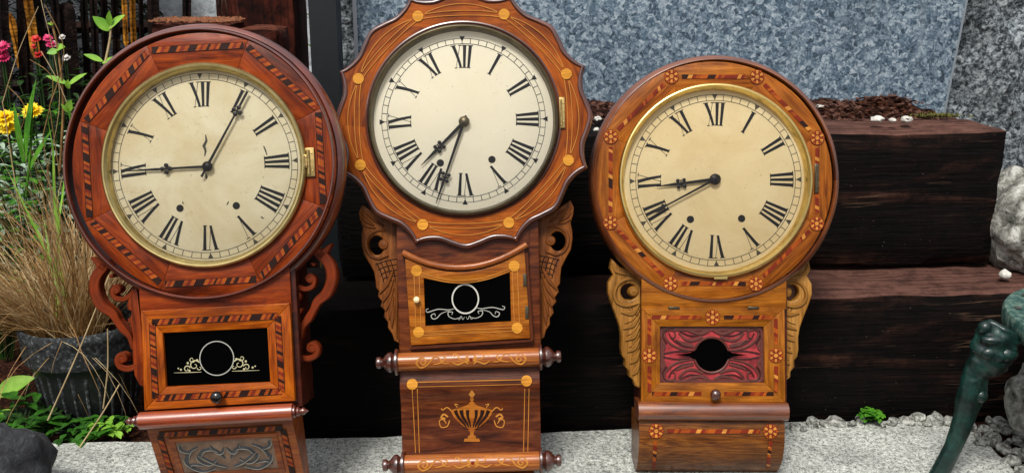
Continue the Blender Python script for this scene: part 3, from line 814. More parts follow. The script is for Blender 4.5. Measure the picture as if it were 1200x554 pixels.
def clock_scallop():
    k = Clock(1.33, radians(1.3), (553, 586), 'scalloped wall clock with white dial and yellow inlaid discs, urn marquetry between two rollers')
    root = k.root; c0 = (543, 140); C = k.p(*c0, 0); u = k.r(1)
    def Rt(t):
        return None
    key = [(-1, 157), (-.93, 153.6), (-.78, 148.8), (-.55, 146), (-.28, 149), (0, 152.5), (.28, 149), (.55, 146), (.78, 148.8), (.93, 153.6)]
    angs = []
    for s_ in range(8):
        for t, r in key: angs.append((s_ * pi / 4 + t * pi / 8, r))
    dense = cr([pol((0, 0), r, a) for a, r in angs], 5, True)
    def outline(off, z=0.0, cen=None):
        cc = cen or C; out = []
        for x, y in dense:
            h = hypot(x, y); out.append((cc[0] + x / h * (h + off) * u, cc[1] + y / h * (h + off) * u))
        return out
    mb = MB()
    prof = [(-8, -.062), (-3, -.060), (-1, -.050), (-.2, -.035), (0, -.022), (-.5, -.016), (-.3, -.008), (-1.2, -.002), (-3, .001), (-5, .0014), (-6.6, .0005), (-7.4, -.001), (-7.6, -.004)]
    kk = (k.D + .0) / k.D
    rows = [[(*q, z) for q in outline(o)] for o, z in prof]
    arcs = [0]
    for a, b in zip(rows[0], rows[0][1:]): arcs.append(arcs[-1] + hypot(b[0] - a[0], b[1] - a[1]))
    arcs.append(arcs[-1] + .004)
    mb.grid(rows, True, lambda i, j: (arcs[j], prof[i][0] * u + prof[i][1]))
    mb.build('rim', M['walnut_rim'], root, 50)
    hole = [pol(C, 109 * u, -2 * pi * i / 96) for i in range(96)]
    mb = MB(); mb.prism([outline(-7.3), hole], -.014, -.0006, 0, polar=(C[0], C[1], 130 * u)); mb.build('face_board', M['face_orange'], root)
    mb = MB(); mb.lathe_z(C, [(115.5 * u, -.0005), (115 * u, .0016), (113.6 * u, .0022), (112.4 * u, .0016), (112 * u, -.0005)], 120); mb.build('face_bead', M['walnut_rim'], root)
    def ipx(r, a): a2 = a - k.roll; return (c0[0] + r * sin(a2), c0[1] - r * cos(a2))
    for i in range(8): stud(k, ipx(132, pi / 8 + i * pi / 4), 6.4, root)
    for i in range(8):     # stringing between the discs
        a0 = -pi / 8 + i * pi / 4; mb = MB()
        for ra, rb_ in ((131, 135.5), (132.5, 127.5), (128, 122)):
            pts = [ipx(ra + (rb_ - ra) * sin(pi * j / 12), a0 + pi / 4 * (j / 12)) for j in range(13)]
            pts = pts[1:-1] if ra != 128 else pts
            line(k, mb, pts, .9, n=2)
        mb.build('string_inlay', M['in_pale'], root, 0)
    bz = bezel(k, (542.5, 140.3), 112.3, [(0, -.001), (0, .004), (-1.2, .007), (-2.8, .0078), (-4.0, .006), (-4.6, .002), (-5.6, -.004), (-6.4, -.009)], M['brass_dark'], .001, 107)
    latch(k, (658.8, 132), 6.5, 36, .003, M['brass_latch'], bz)
    make_dial(k, (543.3, 141.3), 106.5, 89.8, 96.0, 62, 88, -.0085, M['dial_white'], ((516, 191), (576.5, 187)), radians(.2), tri_out=True)
    hand(k, 'hour_hand', (543.5, 143), (493.5, 194), -.004, 4.2, 3.0, .57, 'maltese')
    hand(k, 'minute_hand', (543.5, 143), (511, 238), -.002, 3.6, 2.4, .68, 'maltese', tail=8)
    mb = MB(); q = k.p(543.8, 142.5, 0); mb.lathe_z(q, [(6.4 * u, -.0035), (6.4 * u, -.0010), (4.6 * u, .0005), (2 * u, .0016), (1e-5, .0018)], 24); mb.build('hand_collet', M['brass_dark'], root)
    # case and neck
    mb = MB(); a, b = k.p(464, 250, -.012), k.p(634.5, 418, -.012)
    mb.box(a[0], b[0], b[1], a[1], -.09, -.012, .002); mb.ga = pi / 2; mb.build('case', M['walnut'], root)
    mb = MB(); a, b = k.p(479, 262, -.009), k.p(621, 330, -.009)
    mb.box(a[0], b[0], b[1], a[1], -.0125, -.009, .0005); mb.build('neck_board', M['walnut_dark'], root)
    # door with concave top
    door = empty('door'); door.parent = root
    TL, TR, BR, BL = (474.5, 301), (614.5, 292), (621.5, 396), (481.5, 404.5)
    arc = lambda A, B, sag, n=14: [(A[0] + (B[0] - A[0]) * i / n, A[1] + (B[1] - A[1]) * i / n + sag * (1 - (2 * i / n - 1) ** 2)) for i in range(n + 1)]
    top = arc(TL, TR, 22); win_top = arc((496.5, 326), (597.5, 319), 8)
    mb = MB(); Op = [k.p(*q, 0) for q in top + [BR, BL]]; Ip = [k.p(*q, 0) for q in win_top + [(599, 376.5), (498.5, 382)]]
    mb.prism([Op, Ip[::-1]], -.012, 0, .001); mb.build('door_frame', M['door_orange'], door, 30)
    mb = MB(); pp = [k.p(x, y - 2, .002) for x, y in arc((471.5, 298), (617.5, 288.5), 22)]
    mb.ribbon(pp, 7 * u, -.010, .004, .002); mb.build('door_cornice', M['roller_tan'], door, 60)
    mb = MB()
    for A, B in (((479, 305), (483.5, 406)), ((616, 296), (623, 398))):
        mb.ribbon([k.p(*A, -.002), k.p(*B, -.002)], 5 * u, -.012, -.003, .001)
    mb.ribbon([k.p(480, 407.5, -.002), k.p(624, 398.5, -.002)], 5 * u, -.012, -.0028, .001)
    mb.build('door_surround', M['walnut'], root)
    mb = MB(); mb.poly([k.pz(490, 322, -.006), k.pz(604, 314, -.006), k.pz(606, 382, -.006), k.pz(493, 388, -.006)]); mb.build('door_glass', M['black_glass'], door, 0)
    for q in ((488, 317), (602.5, 311.5), (490.5, 389), (606, 384)): stud(k, q, 6.4, door)
    mb = MB()
    line(k, mb, arc((488, 317), (602.5, 311.5), 14), 1, n=2); line(k, mb, arc((490, 321), (600, 315.5), 13), .8, n=2)
    for dx in (-3, 3): line(k, mb, [(488 + dx, 318), (490.5 + dx, 388)], .9); line(k, mb, [(603 + dx, 312), (606 + dx, 384)], .9)
    line(k, mb, [(490, 389), (606, 383.5)], .9); line(k, mb, [(490, 393), (606, 387.5)], .8)
    mb.build('string_inlay', M['in_pale'], door, 0)
    zo = -.0056
    mb = MB(); q = k.p(545.3, 350, zo); mb.ring(q, 14.6 * u, 16.2 * u, zo, 60, 1.1); mb.build('silver_ring', M['silver_paint'], door, 0)
    for s_ in (-1, 1):
        mb = MB()
        def sp(pts, w):
            pp = cr(pts, 6); n = len(pp); mb.ribbon([k.p(545.3 + s_ * x, y - s_ * x * .035, zo) for x, y in pp], [.62 * w * u * (.5 + .5 * sin(pi * i / (n - 1))) for i in range(n)], None, zo)
        sp([(13, 361), (20, 362), (32, 361), (44, 364), (46, 361), (43, 360)], 1.7)
        sp([(18, 363), (28, 366), (33, 371), (38, 372), (40, 368), (36, 366), (35, 369)], 1.7)
        sp([(5, 371), (12, 373), (19, 370), (20, 365), (15, 365), (16, 368)], 1.6)
        sp([(1, 371), (3, 374), (5, 370), (7, 374), (10, 372)], 1.0)
        mb.build('silver_scroll', M['silver_dim'], door, 0)
    mb = MB(); q = k.p(488.3, 351, .004); mb.lathe_z(q, [(2 * u, -.001), (1.8 * u, .002), (3.0 * u, .004), (3.8 * u, .0065), (3.0 * u, .0088), (1e-5, .0105)], 20); mb.build('knob', M['ivory'], door)
    for q in ((614.8, 328), (617.2, 366)):
        mb = MB(); x, y = k.p(*q, .001); mb.box(x - 1.8 * u, x + 2.2 * u, y - 7.5 * u, y + 7.5 * u, -.003, .0012, .0005); mb.build('hinge', M['brass_dark'], door)
    # carved wings
    OUT = [(424, 240), (420.5, 249), (421.5, 257), (425, 266), (423.5, 276), (423.5, 285), (426, 298), (433, 309), (438, 318), (440, 329), (440.5, 337), (444, 341), (442.5, 347), (447.5, 353), (446, 358.5), (451, 364), (449.5, 371), (454.5, 377), (454.5, 384), (459.5, 391), (462, 399), (467.5, 402), (468, 255), (455, 258), (440, 250)]
    def wing(mir):
        mb = MB(); z0, z1 = -.05, -.030
        q = wing_outline(k, OUT, z1); hl = [k.p(441 + 9.5 * cos(-2 * pi * i / 24), 287.5 + 11.5 * sin(-2 * pi * i / 24), z1) for i in range(24)]
        if mir: q = [(-x, y) for x, y in q][::-1]; hl = [(-x, y) for x, y in hl][::-1]
        mb.ga = pi / 2
        mb.cur = 0; mb.prism([q, hl], z0, z1, .002)
        b = k.p(449.5, 286.5, z1); b = (-b[0], b[1]) if mir else b
        mb.lathe_z(b, [(6.4 * u, z0), (6.4 * u, z1 - .001), (5 * u, z1 + .002), (1e-5, z1 + .003)], 20)
        # raised eye rim, feathers and cross-hatching
        carve(k, mb, [(452, 270), (441, 270), (431, 277), (429, 288), (434, 299), (444, 303), (455, 299)], [2, 3.6, 4, 4.4, 4, 3.2, 1.5], z1 - .001, z1 + .0025, mir)
        for j, (x0, y0, x1, y1) in enumerate(((423, 247, 436, 262), (424, 254, 438, 264), (425, 262, 440, 267), (430, 250, 450, 265))):
            carve(k, mb, [(x0, y0), ((x0 + x1) / 2 - .5, (y0 + y1) / 2 + 1), (x1, y1)], [2, 4, 1.6], z1 - .001, z1 + .0022, mir)
        mb.cur = 1
        for j in range(4):
            carve(k, mb, [(441 + j * 5.5, 308 - j), (446 + j * 5.2, 318), (450 + j * 4.5, 331)], [1.1, 1.3, .8], z1 - .001, z1 + .0008, mir)
            carve(k, mb, [(440 + j * 3, 310 + j * 6.5), (451, 306 + j * 6.5), (465, 303 + j * 6.5)], [.9, 1.2, .9], z1 - .001, z1 + .0009, mir)
        mb.cur = 0
        for j in range(5):
            x0, y0 = 442 + j * 3.5, 331 + j * 10
            carve(k, mb, [(461 - (0 if j < 3 else 0), y0 - 14), (453 + j * 1.6, y0 + 2), (x0 + 3, y0 + 13)], [1.2, 5.4, 1.4], z1 - .001, z1 + .0024, mir)
        carve(k, mb, [(466, 320), (464.5, 350), (465, 396)], [1.5, 4, 1.5], z1 - .001, z1 + .0022, mir)
        mb.build('carved_wing', [M['carved_walnut'], M['walnut_groove_shade']], root, 35)
    wing(False); wing(True)
    # upper roller, lower panel, lower roller
    def scrolls(par, cy, zc, R, cx, tilt):
        zz = lambda y0: (lambda y: zc + sqrt(max(1e-9, (R * k.r(1)) ** 2 - (y - y0) ** 2)))
        y0 = k.p(cx, cy, zc)[1]
        for s_ in (-1, 1):
            mb = MB(); zf = zz(y0)
            def st(pts, w):
                pp = cr(pts, 6); n = len(pp)
                q = [k.ps(cx + s_ * x, cy + y - s_ * x * tilt, zf, .0006) for x, y in pp]
                mb.ribbon(q, [w * k.r(1) * (.45 + .55 * sin(pi * i / (n - 1))) for i in range(n)])
            st([(57, 0), (59, 2), (56, 4), (53, 1), (56, -4), (61, -3), (64, 2), (59, 7), (51, 4), (44, -4), (37, -3), (32, 3), (26, 3)], 2.2)
            st([(44, 4), (38, 3), (33, 1), (30, -3), (33, -5)], 1.8); st([(40, -5), (36, -2), (34, 3)], 1.4)
            st([(22, 2), (16, 5), (9, 3), (4, 0)], 1.9); st([(20, -4), (20, -7), (16, -6), (13, -1), (6, 0)], 1.8)
            st([(3, -5), (6, -2), (2, 0)], 2.4); st([(3, 5), (6, 2), (2, 1)], 2.2)
            mb.build('scroll_inlay', M['in_pale'], par, 0)
        mb = MB(); q = k.ps(cx, cy, zz(y0), .0008); mb.disc(q, 2 * k.r(1), q[2], 12); mb.build('rosebud_inlay', M['in_red'], par, 0)
    ro = roller(k, (466, 424), (632.5, 418), 10.8, M['roller_tan'], .003, FIN_BIG, M['walnut_rim'])
    scrolls(ro, 421.2, .003, 10.8, 552, .035)
    ytop, ybot = k.p(550, 424, 0)[1], k.p(552, 545, 0)[1]
    def P(py, z): return (k.p(552, py, z)[1], z)
    key = [P(428, -.002), P(438, .000), P(448, .003), P(457, .0025), P(464, -.001), P(471, -.004), P(485, -.0055), P(505, -.0062), P(525, -.006), P(548, -.006)]
    prof = cr(key, 5)
    def zf(y):
        for (ya, za), (yb2, zb2) in zip(prof, prof[1:]):
            if ya >= y >= yb2: return za + (zb2 - za) * (ya - y) / max(1e-9, ya - yb2)
        return prof[0][1] if y > prof[0][0] else prof[-1][1]
    xa, xb = k.p(470, 480, -.004)[0], k.p(633, 480, -.004)[0]
    mb = MB(); mb.extrude_x(prof + [(prof[-1][0], -.09), (prof[0][0], -.09)], xa, xb, 4); low = mb.build('lower_panel', M['walnut_dark'], root, 35)
    for q in ((483, 450), (617, 446)): stud(k, q, 6.4, low, zf, .0012)
    mb = MB(); line(k, mb, [(489 + (611 - 489) * i / 8, 447.5 - 3 * i / 8) for i in range(9)], 1.2, zf, .001, smooth=False)
    line(k, mb, [(489 + (611 - 489) * i / 8, 453 - 3 * i / 8) for i in range(9)], .7, zf, .001, smooth=False)
    for xx, x2 in ((483, 487), (489, 491.5), (615, 613.5), (620, 618.5)):
        line(k, mb, [(xx + (x2 - xx) * i / 24, 455 + 75 * i / 24) for i in range(25)], .9, zf, .001, smooth=False)
    mb.build('string_inlay', M['in_pale'], low, 0)
    # urn marquetry
    mb = MB(); ux, uy = 553, 488
    def up(x, y, l=.001): return k.ps(ux + x, uy + y, zf, l)
    def shape(ptsL, l, cur):
        mb.cur = cur
        for (xa_, ya_), (xb_, yb_) in zip(ptsL, ptsL[1:]):
            mb.poly([up(-xa_, ya_, l), up(xa_, ya_, l), up(xb_, yb_, l), up(-xb_, yb_, l)])
    body = [(2, -16), (7, -13), (15, -10.5), (23, -8.5), (24.5, -6.5), (23, -3), (20, 2), (15, 7), (9, 11.5), (4, 14)]
    shape(body, .001, 0); shape([(1.2, -23), (2.5, -20.5), (1.2, -18), (3.5, -16.5), (2.2, -15.5)], .001, 0)
    shape([(.3, -31), (3.8, -26.5), (1.5, -23)], .001, 2)
    shape([(2, 14), (4.6, 15.5), (2.2, 17.5), (2, 21), (5, 23), (4.6, 25.2)], .001, 0); shape([(8.5, 25.2), (9.5, 29)], .001, 0)
    mb.cur = 1
    for s_ in (-1, 1):
        for (xt, xb_, w) in ((5.0, 1.8, 4.2), (12.5, 5.0, 5.0), (19.3, 8.6, 4.6)):
            pts = cr([(xt, -8.2 + abs(xt) * .03), (xt * .82 + .8, -1), (xb_ + .6, 8), (xb_ * .75, 12.2)], 4)
            mb.ribbon([up(s_ * x, y, .0014) for x, y in pts], [w * u * (1 - .75 * i / (len(pts) - 1)) for i in range(len(pts))])
    mb.cur = 2
    for s_ in (-1, 1):
        for pts, w in (([(24, -7), (29, -11), (34, -8), (36, -10)], 1.3), ([(26, 4), (29, 11), (36, 12), (38, 5), (34, 3), (31, 6)], 1.3), ([(28, 0), (33, -3), (36, 1), (31, 2)], 2.0), ([(30, 8), (34, 0)], 1.0), ([(17, -11), (20, -15), (16, -14)], 1.0)):
            pp = cr(pts, 5) if len(pts) > 2 else pts; mb.ribbon([up(s_ * x, y, .0012) for x, y in pp], w * u)
    mb.build('urn_inlay', [M['in_urn'], M['in_dark'], M['in_pale']], low, 0)
    ro2 = roller(k, (473.5, 544), (633, 539.5), 11.2, M['roller_tan'], .003, FIN_BIG, M['walnut_rim'])
    scrolls(ro2, 542, .003, 11.2, 554, .03)
    # tail block resting on the slab
    mb = MB(); prof2 = [P(548, -.008), P(556, -.002), P(570, -.001), P(580, -.006), P(586, -.014)]
    mb.extrude_x(cr(prof2, 4) + [(prof2[-1][0], -.08), (prof2[0][0], -.08)], k.p(482, 570, 0)[0], k.p(626, 570, 0)[0], 2); mb.build('tail_block', M['walnut_dark'], root, 35)
    return k

# ================================================================== CLOCK WITH ROSETTES AND RED GLASS (right)
def clock_rosette():
    k = Clock(1.38, radians(-.3), (835.2, 556), 'tan round wall clock with rosette inlay, bright brass bezel and red carved window')
    root = k.root; c0 = (836.5, 211); C = k.p(*c0, 0); u = k.r(1)
    mb = MB(); a, b = k.p(751.5, 315, -.010), k.p(922, 478, -.010)
    mb.box(a[0], b[0], b[1], a[1], -.088, -.010, .001); mb.build('case', M['case_dark'], root)
    R = k.r(146.3, -.015); cR = k.p(*c0, -.015)
    prof = [(R - 12 * u, -.060), (R - 4 * u, -.058), (R - 1 * u, -.048), (R, -.030), (R - .1 * u, -.018), (R - 1 * u, -.010), (R - 2.8 * u, -.004), (R - 5.2 * u, -.001), (R - 7.2 * u, .0003), (R - 8.2 * u, -.0015), (R - 8.6 * u, -.004)]
    mb = MB(); mb.lathe_z(cR, prof, 180); mb.build('rim', M['tan_rim'], root, 50)
    for i in range(8):
        a = i * pi / 4; h = pi / 8 - .0008
        pts = [pol(C, 138.8 * u, a - h + 2 * h * j / 10) for j in range(11)] + [pol(C, 111 * u, a + h - 2 * h * j / 10) for j in range(11)]
        mb = MB(); mb.ga = -a; mb.prism([pts], -.012, -.0008 + .0001 * (i % 2), .0003, seg=1); mb.build('face_panel', M['face_tan'], root)
    def ipx(r, a): a2 = a - k.roll; return (c0[0] + r * sin(a2), c0[1] - r * cos(a2))
    for i in range(8):
        a = i * pi / 4
        p0, p1 = ipx(131, a - pi / 8), ipx(131, a + pi / 8)
        f = lambda t: (p0[0] + (p1[0] - p0[0]) * t, p0[1] + (p1[1] - p0[1]) * t)
        band(k, 'inlay_band', f(.12), f(.88) , 4.6, 200 + i, root, lift=.0002, style=1, edge=False)
        rosette(k, p1, 8.6, root, lift=.0006)
    bz = bezel(k, (838.8, 211.3), 114.3, [(0, -.001), (.2, .003), (-.8, .006), (-2.2, .0075), (-3.6, .0074), (-4.6, .0055), (-5.4, .0042), (-6.4, .0018), (-7.4, -.004), (-7.6, -.009)], M['brass_bright'], .001, 107)
    latch(k, (957.3, 209), 5, 34, .0025, M['brass_dark'], bz)
    mb = MB(); x, y = k.p(845, 325.5, .007); mb.box(x - 8 * u, x + 8 * u, y - 2 * u, y + 2 * u, .001, .006, .0008); mb.build('catch', M['brass_bright'], bz)
    make_dial(k, (838.5, 211.3), 107.5, 93.5, 100.5, 64.5, 91, -.0085, M['dial_tan'], ((809, 257), (869, 256)), radians(-.9))
    hand(k, 'hour_hand', (838.5, 210), (769.5, 218.5), -.004, 4.2, 2.8, .58, 'maltese')
    hand(k, 'minute_hand', (838.5, 210), (757, 253.5), -.002, 2.8, 1.8, .80, 'leaf')
    mb = MB(); q = k.p(838.5, 210, 0); mb.lathe_z(q, [(6.6 * u, -.0035), (6.6 * u, -.0012), (4.8 * u, .0005), (2 * u, .0014), (1e-5, .0016)], 24); mb.build('hand_collet', M['steel_black'], root)
    mb = MB(); a, b = k.p(752, 318, -.004), k.p(921.5, 362, -.004); mb.box(a[0], b[0], b[1], a[1], -.010, -.004, .0004); mb.build('neck_board', M['door_tan'], root)
    door = empty('door'); door.parent = root
    O = [(752, 361), (919.5, 361), (920.5, 471), (751.5, 471)]; I = [(773.5, 382.5), (895, 382.5), (896.5, 448.5), (773.5, 448.5)]
    mitred_frame(k, O, I, -.010, 0, .001).build('door_frame', M['door_tan'], door, 30)
    mid = [(761, 371.5), (909, 371.5), (909.5, 461), (761, 461)]
    for i in range(4):
        A, B = mid[i], mid[(i + 1) % 4]; f = lambda t: (A[0] + (B[0] - A[0]) * t, A[1] + (B[1] - A[1]) * t)
        g = .09 if i % 2 == 0 else .14
        band(k, 'inlay_band', f(.02), f(.5 - g), 4.6, 230 + i, door, style=1, edge=False, lift=.0005); band(k, 'inlay_band', f(.5 + g), f(.98), 4.6, 240 + i, door, style=1, edge=False, lift=.0005)
        if i != 2: rosette(k, f(.5), 8.8, door)
    # carved red window
    zg = -.006
    mb = MB(); mb.poly([k.pz(768, 377, zg), k.pz(901, 377, zg), k.pz(902, 454, zg), k.pz(768, 454, zg)]); mb.build('red_panel', M['red_glass'], door, 0)
    for sx in (-1, 1):
        for sy in (-1, 1):
            mb = MB()
            def tr(x, y): return k.p(833.5 + sx * x, 415.5 + sy * y, zg)
            def st(pts, ws, cur, z1, n=6):
                mb.cur = cur; pp = cr(pts, n); m = len(pts) - 1; wl = []
                for i in range(len(pp)):
                    t = i / n; j = min(int(t), m - 1); wl.append((ws[j] + (ws[j + 1] - ws[j]) * (t - j)) * u)
                mb.ribbon([tr(*p_) for p_ in pp], wl, zg, z1, .0006)
            z1 = zg + .0022
            vol = [(58, 5), (48, 6), (36, 8), (28, 14)]
            st([(20, 5), (34, 7), (46, 12), (54, 20), (55, 27), (49, 30), (43, 27), (43, 21), (48, 20)], [1, 2.6, 2.6, 2.4, 2.4, 2.0, 1.8, 1.6, 1.0], 0, z1)
            st([(60, 3), (55, 10), (58, 18), (60, 26), (54, 32), (44, 33)], [3, 3.4, 2.6, 2.6, 2.6, 2], 0, z1)
            st([(4, 29), (12, 25), (22, 27), (32, 31), (42, 30)], [5, 4, 3.4, 3, 2], 0, z1)
            st([(10, 21), (22, 17), (31, 19), (38, 26)], [3, 3.4, 3, 2], 0, z1)
            st([(21, 10), (32, 13), (42, 18)], [4, 4.5, 1], 0, z1)
            for pts in ([(22, 9), (36, 12), (46, 19), (50, 26)], [(44, 31), (54, 29), (57, 21), (52, 13)], [(14, 23.5), (26, 23), (37, 28)], [(26, 4.5), (42, 4.5), (56, 2)]):
                st(pts, [.8, 1.2, 1.2, .8][:len(pts)], 1, z1 + .0008)
            mb.build('carved_scroll', [M['red_carving'], M['red_line']], door, 35)
    mb = MB(); bw = 5
    for A, B in (((773, 385), (897, 385)), ((773, 446.5), (897, 446.5)), ((776, 384), (776, 448)), ((893, 384), (893, 448))):
        mb.ribbon([k.p(*A, zg), k.p(*B, zg)], bw * u, zg, zg + .0018, .0004)
    mb.build('carved_border', M['red_carving'], door)
    mb = MB(); q = k.p(833.5, 415.5, zg); mb.lathe_z(q, [(22 * u, zg), (22 * u, zg + .002), (21 * u, zg + .0034), (19.5 * u, zg + .0028), (19 * u, zg + .001)], 48); mb.build('pendulum_ring', M['red_carving'], door)
    mb = MB(); mb.disc(q, 19.2 * u, zg + .0016, 48)
    for s_ in (-1, 1): mb.poly([k.pz(833.5 + s_ * 17, 409.5, zg + .0038), k.pz(833.5 + s_ * 26, 413.5, zg + .0038), k.pz(833.5 + s_ * 43, 415.5, zg + .0038), k.pz(833.5 + s_ * 26, 417.5, zg + .0038), k.pz(833.5 + s_ * 17, 421.5, zg + .0038)][::s_])
    mb.build('pendulum_window', M['black_glass'], door, 0)
    mb = MB(); q = k.p(838, 461.5, .006); mb.lathe_z(q, [(3.4 * u, -.001), (2.8 * u, .003), (5 * u, .006), (6.4 * u, .0095), (5.4 * u, .013), (3 * u, .0155), (1e-5, .016)], 24); mb.build('knob', M['walnut_rim'], door)
    for q in ((790, 360.5), (883, 360.5)):
        mb = MB(); x, y = k.p(*q, .001); mb.box(x - 6.5 * u, x + 6.5 * u, y - 1.5 * u, y + 1.5 * u, -.003, .0016, .0005); mb.build('hinge', M['brass_dark'], door)
    # half-round moulding
    mb = MB(); y0 = k.p(833, 481.5, 0)[1]; rr = 10.8 * u
    prof = [(y0 + rr, -.04), (y0 + rr, 0)] + [(y0 + rr * cos(pi * i / 14), .9 * rr * sin(pi * i / 14)) for i in range(15)] + [(y0 - rr, -.04)]
    mb.extrude_x(prof, k.p(748, 481, .006)[0], k.p(924, 481, .006)[0], 6); mb.build('half_round_moulding', M['tan_rim'], root, 40)
    # curved lower drop
    def P(py, z): return (k.p(833, py, z)[1], z)
    key = [P(489, -.004), P(496, -.001), P(508, .0005), P(520, -.0005), P(532, -.006), P(542, -.016), P(549, -.030), P(553, -.046), P(556, -.062)]
    prof = cr(key, 5)
    def zf(y):
        for (ya, za), (yb, zb) in zip(prof, prof[1:]):
            if ya >= y >= yb: return za + (zb - za) * (ya - y) / max(1e-9, ya - yb)
        return prof[0][1] if y > prof[0][0] else prof[-1][1]
    xa, xb = k.p(749, 500, 0)[0], k.p(919.5, 500, 0)[0]
    mb = MB(); mb.extrude_x(prof + [(prof[-1][0], -.088), (prof[0][0], -.088)], xa, xb, 3); low = mb.build('lower_drop', M['burr'], root, 35)
    rosette(k, (769, 504.5), 8.8, low, zf, .0012); rosette(k, (903, 505), 8.8, low, zf, .0012)
    band(k, 'inlay_band', (782, 504.5), (891, 505), 4.6, 260, low, zf, .0012, 1, False)
    for x, x2 in ((768, 766), (903, 899.5)):
        for j in range(4):
            ya = 516 + j * 8; band(k, 'inlay_band', (x + (x2 - x) * j / 4, ya), (x + (x2 - x) * (j + 1) / 4, ya + 8), 4.2, 270 + j + int(x), low, zf, .0012, 2, False)
    OUT = [(717, 303), (714.5, 314), (718.5, 322), (713, 331), (712.5, 343), (715.5, 354), (721, 368), (726, 382), (728, 394), (727.5, 408), (729, 417), (732.5, 421), (732, 429), (736.5, 434), (737, 441), (742, 445), (744, 452), (750, 455), (752.5, 455), (752.5, 325), (738, 316), (726, 312)]
    def wing(mir):
        mb = MB(); z0, z1 = -.05, -.024
        q = wing_outline(k, OUT, z1); hl = [k.p(737 + 9.5 * cos(-2 * pi * i / 24), 342 + 9.5 * sin(-2 * pi * i / 24), z1) for i in range(24)]
        if mir: q = [(-x + dx2, y) for x, y in q][::-1]; hl = [(-x + dx2, y) for x, y in hl][::-1]
        mb.ga = pi / 2; mb.prism([q, hl], z0, z1, .003)
        b = k.p(742.5, 341.5, z1); b = (-b[0] + dx2, b[1]) if mir else b
        mb.lathe_z(b, [(6.6 * u, z0), (6.6 * u, z1 - .001), (5 * u, z1 + .002), (1e-5, z1 + .003)], 20)
        def cv(*a): carve(k, mb, *a, mir)
        cv([(750, 328), (736, 327), (725, 333), (720, 344), (724, 354), (735, 358), (750, 355)], [2, 3.2, 3.4, 4.4, 5, 4.6, 2], z1 - .001, z1 + .0028)
        for j in range(6):
            y0 = 364 + j * 13.5
            cv([(750, y0 - 8), (741 + j * .9, y0 + 3), (728 + j * 2.6, y0 + (8 if j else 2))], [1.5, 6.5, 1.6], z1 - .001, z1 + .0022)
        cv([(718, 308), (722, 318), (736, 322)], [3, 3.6, 1.5], z1 - .001, z1 + .0024)
        mb.cur = 1
        for j in range(4):
            cv([(736 + j * 4, 360), (741 + j * 3, 366), (748 + j, 371)], [.9, 1.0, .7], z1 - .001, z1 + .0010)
            y0 = 371 + j * 14
            cv([(750, y0 - 8), (742 + j * .9, y0 + 4), (732 + j * 2.6, y0 + 8)], [.8, 1.1, .7], z1 - .001, z1 + .0012)
        mb.build('carved_wing', [M['light_oak'], M['oak_groove_shade']], root, 40)
    dx2 = 0.0
    wing(False); wing(True)
    return k

K1 = clock_octagon(); K2 = clock_scallop(); K3 = clock_rosette()

# ================================================================== SETTING
def sheet(name, x0, x1, y0, y1, z, nx, ny, amp, sc, mat, kind=None, seed=0.0):
    mb = MB()
    rows = []
    for j in range(ny + 1):
        r = []
        for i in range(nx + 1):
            x = x0 + (x1 - x0) * i / nx; y = y0 + (y1 - y0) * j / ny
            r.append((x, y, z + amp * noise.fractal(Vector((x * sc, y * sc, seed)), 1.0, 2.0, 4)))
        rows.append(r)
    mb.grid(rows); o = mb.build(name, mat, None, 60)
    if kind: o['kind'] = kind
    return o

mb = MB(); mb.poly([(-150, -150, -.12), (150, -150, -.12), (150, 150, -.12), (-150, 150, -.12)])
tag(mb.build('ground', M['soil'], None, 0), kind='structure')
tag(sheet('garden_soil', -2.2, 2.4, 1.15, 3.4, -.035, 90, 60, .02, 9, M['soil']), kind='structure')

# granite slab with a slightly uneven top
def slab():
    pts = [G(16, 516), G(330, 511), G(640, 503), G(930, 491), G(1136, 490), G(1170, 525), G(1222, 580), G(1330, 700), G(-330, 700), G(-70, 600)]
    poly = [(p.x, p.y) for p in pts]
    bm = bmesh.new()
    vs = [bm.verts.new((x, y, 0)) for x, y in poly]
    f = bm.faces.new(vs)
    ext = bmesh.ops.extrude_face_region(bm, geom=[f])
    for v in [g for g in ext['geom'] if isinstance(g, bmesh.types.BMVert)]: v.co.z = -.10
    bmesh.ops.recalc_face_normals(bm, faces=bm.faces)
    bmesh.ops.bevel(bm, geom=[e for e in bm.edges if all(abs(v.co.z) < 1e-6 for v in e.verts)], offset=.008, segments=3, affect='EDGES')
    bmesh.ops.triangulate(bm, faces=bm.faces)
    for _ in range(5):
        es = [e for e in bm.edges if e.calc_length() > .03]
        if not es: break
        bmesh.ops.subdivide_edges(bm, edges=es, cuts=1); bmesh.ops.triangulate(bm, faces=bm.faces)
    for v in bm.verts:
        n = noise.fractal(v.co * 22, 1.0, 2.0, 3); e = noise.fractal(v.co * 60 + Vector((5, 3, 1)), 1.0, 2.0, 2)
        v.co.z += .0014 * n - .001
        if v.co.z > -.02: v.co.y += .004 * e; v.co.x += .003 * n
    me = bpy.data.meshes.new('granite_slab'); bm.to_mesh(me); bm.free(); me.materials.append(M['granite'])
    me.polygons.foreach_set('use_smooth', [True] * len(me.polygons)); me.set_sharp_from_angle(angle=radians(45))
    o = bpy.data.objects.new('granite_slab', me); COL.objects.link(o)
    tag(o, 'pale speckled granite slab that the three clocks stand on', 'slab')
slab()

